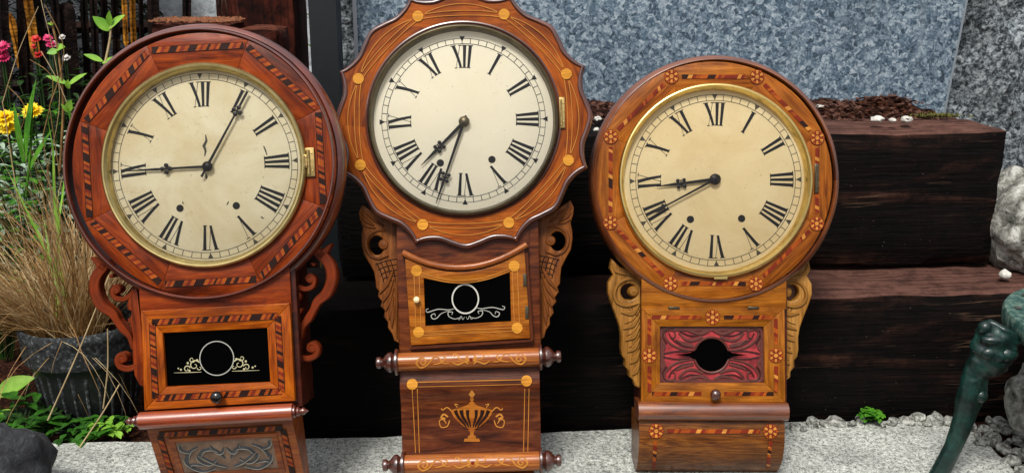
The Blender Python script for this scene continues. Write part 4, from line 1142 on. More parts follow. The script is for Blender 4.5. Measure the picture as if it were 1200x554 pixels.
def rough_beam(name, L_, H_, D_, mat, mats4, amp=.004, cut=.03, seed=0, ends=None):
    """timber: x along its length from 0, y depth from 0, z height from 0; worn edges"""
    nx, ny, nz = max(2, int(L_ / cut)), max(2, int(D_ / cut)), max(2, int(H_ / cut))
    bm = bmesh.new(); grid = {}
    def vtx(i, j, k_):
        key = (i, j, k_)
        if key not in grid:
            p = Vector((L_ * i / nx, D_ * j / ny, H_ * k_ / nz)); c = Vector((L_ / 2, D_ / 2, H_ / 2))
            onx, ony, onz = i in (0, nx), j in (0, ny), k_ in (0, nz)
            if onx + ony + onz >= 2: 
                d = (c - p); w = .006 + .006 * abs(noise.noise(p * 20 + Vector((seed, 0, 0))))
                p += Vector((copysign_(d.x) * onx, copysign_(d.y) * ony, copysign_(d.z) * onz)) * w
            n = noise.noise_vector(Vector((p.x * 4 + seed, p.y * 16, p.z * 16))) * amp
            n2 = noise.noise_vector(Vector((p.x * 25 + seed, p.y * 40, p.z * 60))) * amp * .45
            grid[key] = bm.verts.new(p + n + n2)
        return grid[key]
    def copysign_(v): return 1 if v > 0 else -1
    def q(a, b, c, d): bm.faces.new((a, b, c, d))
    for i in range(nx):
        for j in range(ny):
            for k_ in (0, nz): q(vtx(i, j, k_), vtx(i + 1, j, k_), vtx(i + 1, j + 1, k_), vtx(i, j + 1, k_))
        for k_ in range(nz):
            for j in (0, ny): q(vtx(i, j, k_), vtx(i + 1, j, k_), vtx(i + 1, j, k_ + 1), vtx(i, j, k_ + 1))
    for j in range(ny):
        for k_ in range(nz):
            for i in (0, nx): q(vtx(i, j, k_), vtx(i, j + 1, k_), vtx(i, j + 1, k_ + 1), vtx(i, j, k_ + 1))
    bmesh.ops.recalc_face_normals(bm, faces=bm.faces)
    me = bpy.data.meshes.new(name); bm.to_mesh(me); bm.free(); me.materials.append(mat)
    me.polygons.foreach_set('use_smooth', [True] * len(me.polygons)); me.set_sharp_from_angle(angle=radians(50))
    o = bpy.data.objects.new(name, me); COL.objects.link(o); o.matrix_world = mats4
    return o

A, B = G(330, 511), G(1000, 489.5)
e_ = (B - A).normalized(); yaw = atan2(e_.y, e_.x); n_ = Vector((-e_.y, e_.x, 0))
def on_line(ix, iy, z, off):
    """point of the vertical plane parallel to the slab's back edge (off metres behind it) seen at this pixel"""
    r = ray(ix, iy); t = ((A + n_ * off) - CAM).dot(n_) / r.dot(n_); return CAM + r * t
def frame(p): return Matrix.Translation(p) @ Matrix.Rotation(yaw, 4, 'Z')
pL = on_line(300, 500, 0, .010); pL.z = -.03
lowH = on_line(1000, 345, 0, .010).z
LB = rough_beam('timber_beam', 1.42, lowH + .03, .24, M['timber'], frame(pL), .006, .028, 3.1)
tag(LB, 'lower dark tarred timber sleeper lying along the back of the granite slab', 'timber beam', 'timber sleepers of the raised bed')
# set the upper sleeper back so that the ledge shows
off2 = .12
pu = on_line(395, 300, 0, .010 + off2); pR = on_line(1187, 152, 0, .010 + off2)
topz = on_line(1000, 153, 0, .010 + off2).z
pu.z = lowH + .003
Lu = (Vector((pR.x, pR.y, 0)) - Vector((pu.x, pu.y, 0))).length
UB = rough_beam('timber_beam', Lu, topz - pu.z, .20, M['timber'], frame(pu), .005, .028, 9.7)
tag(UB, 'upper dark timber sleeper set back on the lower one, holding the soil bed', 'timber beam', 'timber sleepers of the raised bed')

# soil in the raised bed
def bed():
    mb = MB(); rows = []; nx, ny = 110, 26
    for j in range(ny + 1):
        r = []
        for i in range(nx + 1):
            s_ = -.02 + (Lu - .0) * i / nx; t = .125 + .33 * j / ny
            p = pu + e_ * s_ + n_ * t
            edge = min(1, (t - .125) / .05) * max(0, min(1, (Lu - s_ - .045) / .05))
            h = .016 * edge + .008 * noise.fractal(Vector((p.x * 22, p.y * 22, 1)), 1, 2, 4)
            h += .017 * exp(-((s_ - (Lu - .115)) / .045) ** 2 - ((t - .21) / .06) ** 2)
            h += .008 * abs(noise.noise(Vector((p.x * 60, p.y * 60, 4))))
            r.append((p.x, p.y, topz - .006 + h))
        rows.append(r)
    mb.grid(rows); tag(mb.build('soil', M['soil'], None, 60), 'dark crumbly soil filling the timber bed behind the clocks', 'soil', kind='stuff')
bed()
def bits():
    mb = MB()
    for _ in range(3000):
        s_ = rnd.uniform(0, Lu - .06); t = rnd.uniform(.09, .34); p = pu + e_ * s_ + n_ * t
        z = topz + .014 + .017 * exp(-((s_ - (Lu - .115)) / .045) ** 2 - ((t - .21) / .06) ** 2) * (1 if t > .13 else .3)
        if t < .15: z = topz + .002 + .010 * (t - .09) / .06
        r = rnd.uniform(.002, .007); a = rnd.uniform(0, pi); 
        d = Vector((cos(a), sin(a), rnd.uniform(-.4, .4))) * r; q = Vector((-sin(a), cos(a), rnd.uniform(-.3, .6))) * r * .5
        c = Vector((p.x, p.y, z + rnd.uniform(-.002, .004)))
        mb.poly([c - d - q, c + d - q * .6, c + d * .8 + q, c - d * .9 + q])
    tag(mb.build('bark_chips', M['bark'], None, 0), 'loose brown bark and peat crumbs on the soil bed', 'bark mulch', kind='stuff')
    mb = MB()
    for _ in range(500):
        s_ = Lu - .075 + rnd.gauss(0, .022); t = .10 + abs(rnd.gauss(0, .02)); p = pu + e_ * s_ + n_ * t
        c = Vector((p.x, p.y, topz + .006)); a = rnd.uniform(0, 6.28); d = Vector((cos(a), sin(a), rnd.uniform(.2, 1.2))) * .006; q = Vector((-sin(a), cos(a), 0)) * .0015
        mb.poly([c - q, c + q, c + d])
    tag(mb.build('moss_tuft', M['moss'], None, 0), 'yellow green moss on the right end of the upper timber', 'moss', kind='stuff')
bits()

def stone(name, c, r, mat, label, cat, group=None, seed=0, squash=(1, 1, .7), sub=3, amp=.28, rot=0):
    bm = bmesh.new(); bmesh.ops.create_icosphere(bm, subdivisions=sub, radius=1)
    for v in bm.verts:
        n = v.co.normalized(); d = 1 + amp * noise.fractal(n * 1.3 + Vector((seed, seed * 2, 0)), 1, 2, 3)
        # planar facets
        for f_ in range(7):
            rr = random.Random(seed * 31 + f_); dn = Vector((rr.gauss(0, 1), rr.gauss(0, 1), rr.gauss(0, 1))).normalized()
            lim = .72 + .18 * rr.random(); dd = (n * d).dot(dn)
            if dd > lim: d *= lim / dd * .35 + .65
        v.co = n * d + n * .03 * noise.noise(n * 9 + Vector((seed, 0, 0)))
        v.co = Vector((v.co.x * r * squash[0], v.co.y * r * squash[1], v.co.z * r * squash[2]))
    me = bpy.data.meshes.new(name); bm.to_mesh(me); bm.free(); me.materials.append(mat)
    me.polygons.foreach_set('use_smooth', [True] * len(me.polygons)); me.set_sharp_from_angle(angle=radians(38))
    o = bpy.data.objects.new(name, me); COL.objects.link(o); o.location = c; o.rotation_euler = (0, 0, rot)
    tag(o, label, cat, group); return o

def bedpt(ix, iy, z):
    r = ray(ix, iy); return CAM + r * ((z - CAMH) / r.z)
for i, (x, y, r, lab) in enumerate(((1027, 140, 6.5, 'white pebble on the soil, leftmost of the pair near the peat mound'), (1062, 140, 7, 'white pebble on the soil right beside the peat mound'), (1046, 141, 4, 'smallest white pebble on the soil between two larger ones'),
                               (961, 125, 4, 'white pebble on the soil touching the edge of the rosette clock'), (701, 139, 5, 'white pebble on the soil between the scalloped and the rosette clock, upper one'), (699, 152, 4.5, 'white pebble between the scalloped and the rosette clock, lower one'))):
    p = bedpt(x, y, topz + .012); d = (p - CAM).length
    stone('pebble', p, r / F * d * .9, M['pebble'], lab, 'pebble', 'white pebbles on the soil bed', 40 + i, (1.25, .9, .65), 3, .4, i)

# mottled metal panel with a thin pale edge strip, standing in the bed
def panel():
    Yp = on_line(800, 130, 0, .43)
    def P(ix, iy, o): return on_line(ix, iy, 0, o)
    o1 = .435
    bl, br = P(424, 175, o1), P(1109, 128, o1); zb = topz - .05
    tl, tr_ = P(424, -130, o1), P(1153, -110, o1)
    bl.z = br.z = zb; tl.x, tl.y = bl.x, bl.y; ztop = 1.02
    tl.z = ztop; pr_ = P(1133, 0, o1)
    s_ = (ztop - br.z) / (pr_.z - P(1108, 125, o1).z)
    b2 = P(1108, 125, o1); tr_ = b2 + (pr_ - b2) * ((ztop - b2.z) / (pr_.z - b2.z)); br = b2 + (pr_ - b2) * ((zb - b2.z) / (pr_.z - b2.z))
    mb = MB(); fr = [bl, br, tr_, tl]; bk = [q + n_ * .012 for q in fr]
    mb.poly([tuple(q) for q in fr]); mb.poly([tuple(q) for q in bk[::-1]])
    for i in range(4):
        j = (i + 1) % 4; mb.poly([tuple(fr[j]), tuple(fr[i]), tuple(bk[i]), tuple(bk[j])])
    o = mb.build('metal_panel', M['spangled'], None, 0)
    tag(o, 'large blue grey mottled panel standing behind the middle and right clocks', 'panel')
    mb = MB()
    for a, b, w in ((bl, tl, .006),):
        q = [a - n_ * .004 - e_ * w, a - n_ * .004 + e_ * w * .2, b - n_ * .004 + e_ * w * .2, b - n_ * .004 - e_ * w]
        mb.poly([tuple(v) for v in q]); mb.poly([tuple(v + n_ * .018) for v in q][::-1]); mb.poly([tuple(v) for v in (q[0], q[3], q[3] + n_ * .018, q[0] + n_ * .018)])
        q2 = [v + e_ * .0085 for v in (a - n_ * .002 + e_ * -.004, a - n_ * .002 + e_ * .0, b - n_ * .002 + e_ * .0, b - n_ * .002 + e_ * -.004)]
    mb.build('edge_strip', plain('zinc_edge', '#b9c0c8', .35, .6), o, 0)
    mb = MB(); q = [br - n_ * .003 - e_ * .0035, br - n_ * .003 + e_ * .001, tr_ - n_ * .003 + e_ * .001, tr_ - n_ * .003 - e_ * .0035]
    mb.poly([tuple(v) for v in q]); mb.build('edge_strip', plain('zinc_edge_dull', '#9aa6ae', .4, .5), o, 0)
panel()

def stone_wall():
    p0 = on_line(393, 120, 0, .50); p1 = on_line(2000, 100, 0, .50); Lw = (p1 - p0).length; zb = 0.0; nx, nz = 260, 70
    mb = MB(); rows = []
    for j in range(nz + 1):
        r = []
        for i in range(nx + 1):
            s_ = Lw * i / nx; z = zb + 1.05 * j / nz; q = Vector((p0.x, p0.y, 0)) + e_ * s_
            d = .022 * noise.fractal(Vector((s_ * 9, z * 9, 2)), 1, 2, 4) + .010 * noise.noise(Vector((s_ * 45, z * 45, 7)))
            q = q - n_ * d; r.append((q.x, q.y, z))
        rows.append(r)
    mb.grid(rows)
    bk = [[(v[0] + n_.x * .2, v[1] + n_.y * .2, v[2]) for v in (rows[0][0], rows[-1][0])], [rows[0][0], rows[-1][0]]]
    mb.grid(bk)
    tag(mb.build('stone_wall', M['stone_wall'], None, 60), 'rough grey quarried stone wall behind the mottled panel', 'wall')
stone_wall()

# boulders, rubble, weed
def at_d(ix, iy, off): return on_line(ix, iy, 0, off)
p = at_d(1212, 262, .13); stone('boulder', p, .085, M['boulder'], 'pale rough boulder at the right end of the upper timber', 'boulder', None, 5, (1, 1, 1.0), 4)
p = at_d(1196, 235, .30); stone('boulder', p, .06, M['boulder'], 'small grey boulder wedged between the upper timber end and the stone wall', 'boulder', None, 6, (1, 1, 1), 4)
p = G(1236, 478, .05); stone('boulder', p, .075, M['boulder'], 'pale boulder beside the green iron stool, near the foot of the lower timber', 'boulder', None, 8, (1, 1, 1.1), 4)
p = G(-12, 575, .03); stone('boulder', p, .085, M['dark_rock'], 'dark grey rock in the bottom left corner beside the weeds', 'boulder', None, 14, (1, 1.1, 1.2), 4)
p = WY(1182, 292, on_line(1182, 292, 0, .06).y); stone('pebble', Vector((p.x, p.y, lowH + .012)), .011, M['pebble'], 'white pebble on the lower timber ledge at its right end', 'pebble', None, 3, (1, 1, .8), 2)
i = 0
for x, y, r in ((932, 498, 11), (952, 493, 16), (980, 491, 15), (1046, 492, 10), (1062, 490, 12), (1075, 486, 12), (1098, 489, 16), (1112, 492, 12), (1138, 497, 12), (1155, 500, 10), (1164, 511, 15), (1176, 522, 12), (1150, 515, 11), (1194, 512, 12), (1186, 536, 12), (1203, 528, 14), (1172, 492, 13), (1199, 548, 12), (1125, 484, 10), (1010, 489, 9), (942, 500, 7), (966, 494, 8), (999, 494, 7), (1035, 495, 6), (1087, 494, 7), (1146, 506, 7), (1165, 500, 8), (1183, 515, 7), (1192, 527, 7), (1180, 503, 8), (1160, 490, 8), (918, 501, 7)):
    p = G(x, y, .006); d = (p - CAM).length
    p.z -= r / F * d * .25
    stone('rubble_stone', p, r / F * d * .68, M['pale_stone'], 'pale broken stone in the row of rubble at the foot of the lower timber', 'stone', 'rubble stones along the foot of the lower timber', 70 + i, (1.2, .8, .75), 2, .45, i * 1.3); i += 1

def leaf(mb, base, d, up, ln, w, curl=.25, n=5, fold=.15):
    d = d.normalized(); side = d.cross(up).normalized(); nn = side.cross(d)
    rows = []
    for i in range(n + 1):
        t = i / n; ww = w * (sin(pi * min(1, t * .96 + .04)) ** .8) * (1 - .35 * t) + .0004
        c = base + d * ln * t - nn * curl * ln * t * t
        rows.append([c - side * ww / 2 + nn * fold * ww, c, c + side * ww / 2 + nn * fold * ww])
    mb.grid(rows)
def stem(mb, pts, r0, r1, n=5):
    pp = [Vector(q) for q in cr([tuple(q) for q in pts], 5)]; rows = []
    for i, q in enumerate(pp):
        d = (pp[min(i + 1, len(pp) - 1)] - pp[max(i - 1, 0)]).normalized(); a = d.cross(Vector((.3, 1, .2))).normalized(); b = d.cross(a); r = r0 + (r1 - r0) * i / (len(pp) - 1)
        rows.append([q + (a * cos(2 * pi * k_ / n) + b * sin(2 * pi * k_ / n)) * r for k_ in range(n)])
    mb.grid(rows, True)
    return pp
def rdir(zmin=-.2, zmax=.6):
    a = rnd.uniform(0, 2 * pi); return Vector((cos(a), sin(a), rnd.uniform(zmin, zmax)))
UP = Vector((0, 0, 1))

# small weeds
def weed(c, rad, h, nleaf, size, mat, label, mat2=None):
    r_ = empty('weed', loc=c); tag(r_, label, 'weed', None)
    ms, ml = MB(), MB()
    for i in range(nleaf):
        a = rnd.uniform(0, 2 * pi); rr = rad * sqrt(rnd.random()); tip = Vector((cos(a) * rr, sin(a) * rr, h * rnd.uniform(.35, 1)))
        stem(ms, [(0, 0, 0), tuple(tip * .5 + Vector((0, 0, h * .15))), tuple(tip)], .0012, .0007, 4)
        for k_ in range(3):
            d = rdir(-.1, .45); d.y -= .2; leaf(ml, tip, d, UP, size * rnd.uniform(.7, 1.2), size * rnd.uniform(.55, .8), .25, 4)
    ms.build('stem', M['leaf_dark'], r_); ml.build('foliage', mat, r_)
weed(G(1020, 494, .0), .018, .02, 40, .010, M['leaf'], 'tiny bright green weed among the rubble stones')
weed(G(102, 512, -.02), .06, .03, 36, .017, M['leaf_weed'], 'low green weed at the back edge of the slab below the pot')
weed(G(52, 505, -.02), .06, .04, 40, .02, M['leaf_dark'], 'dark green low weed left of the clover-like one, below the pot')
weed(G(28, 512, -.02), .06, .07, 24, .028, M['leaf_weed'], 'green lobed weed behind the dark rock')
weed(G(130, 512, -.02), .03, .03, 14, .016, M['leaf_light'], 'small light green weed touching the red wooden clock')
r_ = empty('broad_leaf_plant', loc=G(4, 500, -.02)); tag(r_, 'large light green leaf above the dark rock at the left edge', 'plant')
mb = MB(); d = WY(40, 440, r_.location.y) - WY(0, 462, r_.location.y); b0 = WY(-4, 462, r_.location.y) - r_.location
leaf(mb, b0, d, Vector((0, -.7, .7)), .07, .038, .15, 8); leaf(mb, b0, Vector((-1, 0, .4)), UP, .06, .03); leaf(mb, b0 + Vector((0, 0, -.03)), Vector((.9, -.4, -.1)), UP, .045, .03)
mb.build('foliage', M['leaf_light'], r_); mb = MB(); stem(mb, [(0, 0, 0), tuple(b0 * .5), tuple(b0)], .002, .0015); mb.build('stem', M['leaf'], r_)

# fluted pot with a dry ornamental grass
PC = Vector(WY(100, 400, 1.53)); PC.z = -.03
pr = empty('plant_pot', loc=PC); tag(pr, 'dark fluted plastic plant pot behind the left clock', 'plant pot')
def pot():
    H = .185; mb = MB(); n = 96
    prof = [(.074, 0), (.078, .01), (.088, .06), (.096, .105), (.100, .118), (.108, .122), (.110, .128), (.110, .160), (.113, .165), (.113, .178), (.108, .182), (.102, .178), (.100, .150)]
    prof = [(r * .90, z) for r, z in prof]; rows = []
    for r, z in prof:
        fl = .0 if .005 < z < .112 else 0
        rows.append([((r + fl * (abs(sin(j / n * 2 * pi * 14)) - .5)) * cos(2 * pi * j / n), (r + fl * (abs(sin(j / n * 2 * pi * 14)) - .5)) * sin(2 * pi * j / n), z) for j in range(n)])
    mb.grid(rows[:6], True); mb.build('pot_shell', M['pot'], pr, 50)
    mb = MB(); mb.grid(rows[5:], True); mb.build('pot_rim', M['scuff_highlight'], pr, 50)
    mb = MB(); mb.disc((0, 0), .0904, .150, 40); mb.build('potting_soil', M['soil'], pr, 0)
pot()
def fluting():
    mb = MB(); n = 26
    for i in range(n):
        a = 2 * pi * i / n; rows = []
        for t in range(7):
            z = .012 + .098 * t / 6; r = .90 * (.0775 + (.0975 - .0775) * (z / .118)) + .0006; h = .0022 * sin(pi * (t + .4) / 6.8); wv = .0052 * (.5 + .5 * t / 6)
            rows.append([((r - .002) * cos(a - wv / r), (r - .002) * sin(a - wv / r), z), ((r + h) * cos(a - wv * .4 / r), (r + h) * sin(a - wv * .4 / r), z), ((r + h) * cos(a + wv * .4 / r), (r + h) * sin(a + wv * .4 / r), z), ((r - .002) * cos(a + wv / r), (r - .002) * sin(a + wv / r), z)])
        mb.grid(rows)
    mb.build('fluting', M['scuff_highlight'], pr, 60)
fluting()
def blade(mb, base, d0, ln, droop, w, n=7):
    p = Vector(base); d = Vector(d0).normalized(); side = d.cross(UP)
    side = side.normalized() if side.length > .05 else Vector((1, 0, 0)); rows = []
    for i in range(n + 1):
        t = i / n; ww = w * (1 - t) ** .6 + .0002; rows.append([p - side * ww / 2, p + side * ww / 2])
        p = p + d * ln / n; d = (d + Vector((rnd.gauss(0, .07), rnd.gauss(0, .07), -droop / n))).normalized()
    mb.grid(rows)
def grass():
    r_ = empty('ornamental_grass', loc=PC + Vector((-.01, 0, .15))); tag(r_, 'dry straw coloured ornamental grass growing in the fluted pot', 'grass plant')
    mb = MB(); m2 = MB()
    for i in range(900):
        a = rnd.uniform(0, 2 * pi); rr = .06 * sqrt(rnd.random()); b = (rr * cos(a) - .02, rr * sin(a), 0)
        lean = rnd.uniform(.15, 1.25); aa = a + rnd.gauss(0, .5)
        d = Vector((cos(aa) * lean - .42, sin(aa) * lean * (.5 if sin(aa) < 0 else 1) + .05, 1)); blade(mb if rnd.random() < .72 else m2, b, d, rnd.uniform(.16, .36), rnd.uniform(.2, 2.4) * (.5 if d.x > -.1 else 1), rnd.uniform(.0012, .0026))
    for i in range(36):          # broken, hanging blades
        a = rnd.uniform(pi * .8, pi * 2.0); b = (rnd.uniform(-.08, .06), rnd.uniform(-.08, .05), rnd.uniform(0, .03))
        blade(mb if rnd.random() < .5 else m2, b, Vector((cos(a), sin(a), rnd.uniform(-.1, .7))), rnd.uniform(.10, .26), rnd.uniform(.8, 2.6), rnd.uniform(.001, .002))
    o = mb.build('foliage', M['straw'], r_, 0); m2.build('foliage', M['straw_pale'], r_, 0)
    # a few live green blades
    mg = MB()
    for ix, iy, h in ((40, 150, .30), (52, 230, .2), (18, 205, .22), (66, 175, .26), (75, 250, .16)):
        tip = WY(ix, iy, 1.62); base = Vector((-.03 + rnd.uniform(-.03, .03), rnd.uniform(0, .05), 0)); d = (tip - (r_.location + base)); ln = d.length
        blade(mg, base, d + Vector((0, 0, .05)), ln * 1.03, .25, .008)
    mg.build('green_blade', M['leaf_light'], r_, 0)
grass()
# fallen straws leaning on the pot
for a, b, lab in (((128, 322, 1.40), (56, 492, 1.36), 'long dry straw leaning diagonally in front of the fluted pot'), ((126, 385, 1.40), (121, 478, 1.40), 'upright thin dry straw in front of the fluted pot'), ((140, 450, 1.34), (93, 524, 1.30), 'short pale straw lying across the weeds')):
    P0, P1 = WY(*a), WY(*b); mb = MB(); stem(mb, [tuple(P0), tuple((P0 + P1) / 2 + Vector((.004, 0, .003))), tuple(P1)], .0009, .0011, 5)
    tag(mb.build('straw', M['straw_pale'], None), lab, 'straw')

# ------------------------------------------------------------------ left garden background
pw = 2.75
mb = MB(); rows = []
for j in range(31):
    rows.append([(-2.6 + 2.05 * i / 60, pw + .05 + .02 * noise.fractal(Vector((i * .4, j * .4, 3)), 1, 2, 3), -.1 + 1.35 * j / 30) for i in range(61)])
mb.grid(rows); tag(mb.build('rendered_wall', M['white_wall'], None, 60), 'pale grey rendered wall far behind the wooden fence', 'wall')

def hedge():
    mb = MB(); a, b = WY(-330, 60, 2.62), WY(186, 60, 2.62)
    for _ in range(9000):
        c = Vector((rnd.uniform(a.x, b.x), 2.62 + rnd.gauss(0, .05), rnd.uniform(-.05, 1.0)))
        leaf(mb, c, rdir(-.5, .6), UP, rnd.uniform(.025, .05), rnd.uniform(.014, .026), .3, 2)
    tag(mb.build('hedge', M['leaf_hedge'], None, 0), 'dark green hedge showing between the palings of the fence', 'hedge', kind='stuff')
hedge()
fence = empty('wooden_fence', loc=(-1.35, 2.35, -.03)); tag(fence, 'rustic fence of dark wooden palings behind the flowers', 'fence')
def paling(ix0, iy0, ix1, iy1, wpx, mat, Y, seed):
    P0, P1 = WY(ix0, iy0, Y), WY(ix1, iy1, Y); d = P1 - P0; ln = d.length; d.normalize(); x = Vector((1, 0, 0)); z = x.cross(d).normalized(); x = d.cross(z)
    w = wpx / F * Y; m = Matrix(((d.x, x.x, z.x, P0.x), (d.y, x.y, z.y, P0.y), (d.z, x.z, z.z, P0.z), (0, 0, 0, 1)))
    o = rough_beam('paling', ln, w * .7, w, mat, Matrix.Identity(4), .002, max(.02, w / 2), seed)
    for v in o.data.vertices: v.co = m @ (v.co - Vector((0, w / 2, 0))) - fence.location
    o.data.update(); o.parent = fence
i = 0
for x0, y0, x1, y1, w, mt in ((14, 190, 4, -40, 13, 'paling'), (34, 185, 24, -60, 12, 'paling'), (28, 88, 13, 12, 9, 'paling_tan'), (44, 72, 31, -30, 11, 'paling_tan'), (40, 190, 32, -20, 10, 'paling'), (58, 190, 44, -60, 12, 'paling'), (74, 190, 62, -60, 10, 'paling'),
                              (96, 190, 80, 2, 19, 'paling'), (108, 180, 97, -60, 9, 'paling'), (118, 180, 108, -60, 9, 'paling'), (128, 160, 121, -60, 8, 'paling'), (140, 120, 133, -60, 9, 'paling'), (149, 60, 143, -50, 6, 'paling_tan'), (158, 60, 154, -50, 7, 'paling_tan'), (167, 60, 163, -60, 6, 'paling'),
                              (183, 60, 180, -60, 14, 'paling'), (221, 60, 219, -60, 10, 'paling'), (292, 60, 290, -60, 12, 'paling')):
    paling(x0, y0, x1, y1, w, M[mt], 2.30 + .03 * (i % 3), i * 1.7); i += 1
for y in (40, 108):
    P0 = WY(-60, y, 2.42); P1 = WY(205, y - 4, 2.42); mb = MB()
    o = rough_beam('rail', (P1 - P0).length, .03, .03, M['paling'], Matrix.Identity(4), .003, .03, y)
    for v in o.data.vertices: v.co = v.co + P0 - fence.location
    o.parent = fence

# brown gate post, stacked offcuts and the slate post
P0 = WY(252, 60, 1.95); P1 = WY(349, 60, 1.95)
o = rough_beam('timber_post', 1.15, (P1 - P0).length, .14, M['timber_brown'], Matrix.Translation((P1.x, 1.95, -.03)) @ Matrix.Rotation(-pi / 2, 4, 'Y'), .003, .03, 4.4)
tag(o, 'thick reddish brown timber post rising behind the left clock', 'post')
P0 = WY(172, 30, 1.80); P1 = WY(271, 30, 1.80); zt = WY(200, 24, 1.80).z
o = rough_beam('timber_offcut', (P1 - P0).length, zt + .03, .12, M['timber_brown'], Matrix.Translation((P0.x, 1.80, -.03)), .003, .028, 6.1)
tag(o, 'sawn timber stump with a splintered orange top behind the left clock', 'timber stump', 'upright timber offcuts behind the left clock')
mb = MB()
for _ in range(420):
    x = rnd.uniform(0, (P1 - P0).length - .01); y = rnd.uniform(-.003, .11); h = zt + .03 + rnd.uniform(-.001, .002); a = rnd.gauss(0, .5); l_ = rnd.uniform(.004, .018)
    mb.poly([(x, y, h - .003), (x + l_ * cos(a), y + l_ * sin(a), h - .003), (x + l_ * cos(a) * .8, y + l_ * sin(a) * .8 + .002, h + rnd.uniform(-.003, .003)), (x, y + .003, h + rnd.uniform(-.004, .003))])
mb.build('splintered_top', M['timber_fresh'], o, 0)
P2 = WY(272, 36, 1.82); P3 = WY(325, 36, 1.82); z2 = WY(300, 31, 1.82).z
o = rough_beam('timber_offcut', (P3 - P2).length, z2 + .03, .11, M['timber_brown'], Matrix.Translation((P2.x + .004, 1.815, -.03)), .003, .028, 7.9)
tag(o, 'shorter timber stump right of the splintered one, in front of the brown post', 'timber stump', 'upright timber offcuts behind the left clock')
P0 = WY(364, 60, 1.72); P1 = WY(396, 60, 1.72); w = (P1 - P0).length
mb = MB(); mb.prism([[(0, 0), (w, 0), (w, .05), (0, .05)]], -.03, 1.05, .004)
o = mb.build('slate_post', M['post_slate'], None, 30); o.location = (P0.x, 1.72, 0); tag(o, 'dark slate coloured square post beside the mottled panel', 'post')
# stem seen in the slot between the posts
r_ = empty('yellow_green_shrub', loc=(WY(357, 60, 2.2).x, 2.2, -.03)); tag(r_, 'yellow green leafy stem seen in the slot between the two posts', 'shrub')
ms, ml = MB(), MB(); stem(ms, [(0, 0, 0), (.01, 0, .3), (-.005, 0, .6), (.006, 0, .95)], .008, .005)
for j in range(70): leaf(ml, Vector((rnd.gauss(0, .02), rnd.gauss(0, .02), rnd.uniform(.1, .95))), rdir(-.4, .5), UP, rnd.uniform(.02, .05), rnd.uniform(.012, .02))
ms.build('stem', leaf_mat('yellow_stem', '#6a6a14', '#a39a2a'), r_); ml.build('foliage', M['leaf_light'], r_)

def flower(mb, c, r, face, layers=3, petals=14, cup=.3):
    f_ = face.normalized(); a = f_.cross(Vector((.2, .1, 1))).normalized(); b = f_.cross(a)
    for l_ in range(layers):
        rr = r * (1 - .24 * l_)
        for i in range(petals):
            t = 2 * pi * (i + .5 * l_) / petals + rnd.gauss(0, .06); d = a * cos(t) + b * sin(t) + f_ * (cup * (l_ + .3)); leaf(mb, c + f_ * .003 * l_, d, f_, rr * rnd.uniform(.85, 1.08), rr * 2.2 * pi / petals, .12 * (1 - l_), 3, .1)
def flowering(name, heads, Y, mats, label, leafm, r_px, nleaf, cat, layers=4):
    p0 = WY(heads[0][0], heads[0][1], Y); root = empty(name, loc=(p0.x, Y, -.03)); tag(root, label, cat)
    ms, ml = MB(), MB()
    for hx, hy, rp in heads:
        h = WY(hx, hy, Y) - root.location; mb = MB(); r = rp / F * Y
        for k_ in range(2 if layers > 3 else 1): flower(mb, h + Vector((0, -.004 * k_, .002 * k_)), r, Vector((rnd.gauss(0, .12), -.55, .8)), layers, 15)
        mb.build('flower_head', mats, root, 0)
        stem(ms, [(0, 0, 0), (h.x * .7, h.y, h.z * .5), tuple(h)], .0025, .0018)
        for _ in range(nleaf):
            t = rnd.uniform(.2, .92); q = Vector((h.x * t + rnd.gauss(0, .025), h.y + rnd.gauss(0, .03), h.z * t)); leaf(ml, q, rdir(-.2, .6), UP, rnd.uniform(.02, .045), rnd.uniform(.010, .020))
    ms.build('stem', M['leaf_dark'], root); ml.build('foliage', leafm, root)
flowering('marigold', [(39, 131, 13)], 1.92, M['petal_yellow'], 'yellow marigold flower nearest the left clock', M['leaf'], 12, 14, 'flower')
flowering('marigold', [(8, 140, 14), (10, 151, 10)], 1.88, M['petal_yellow'], 'pair of yellow marigold heads at the left edge of the photo', M['leaf'], 12, 14, 'flower')
flowering('geranium', [(3, 55, 9), (5, 68, 8), (1, 62, 9)], 2.15, M['petal_pink'], 'magenta pink flower at the far left edge in front of the fence', M['leaf_dark'], 9, 10, 'flower', 2)
flowering('geranium', [(42, 46, 6), (45, 64, 6), (40, 55, 4)], 2.2, M['petal_red'], 'red flower between the tan palings', M['leaf_dark'], 9, 10, 'flower', 2)
flowering('geranium', [(56, 45, 6), (60, 52, 6)], 2.18, M['petal_pink'], 'small pink flower just right of the tan palings', M['leaf_dark'], 7, 8, 'flower', 2)
flowering('geranium', [(64, 52, 5), (78, 68, 5), (73, 44, 4)], 2.26, M['petal_white'], 'white flower cluster behind the thick dark paling', M['leaf_dark'], 7, 8, 'flower', 2)

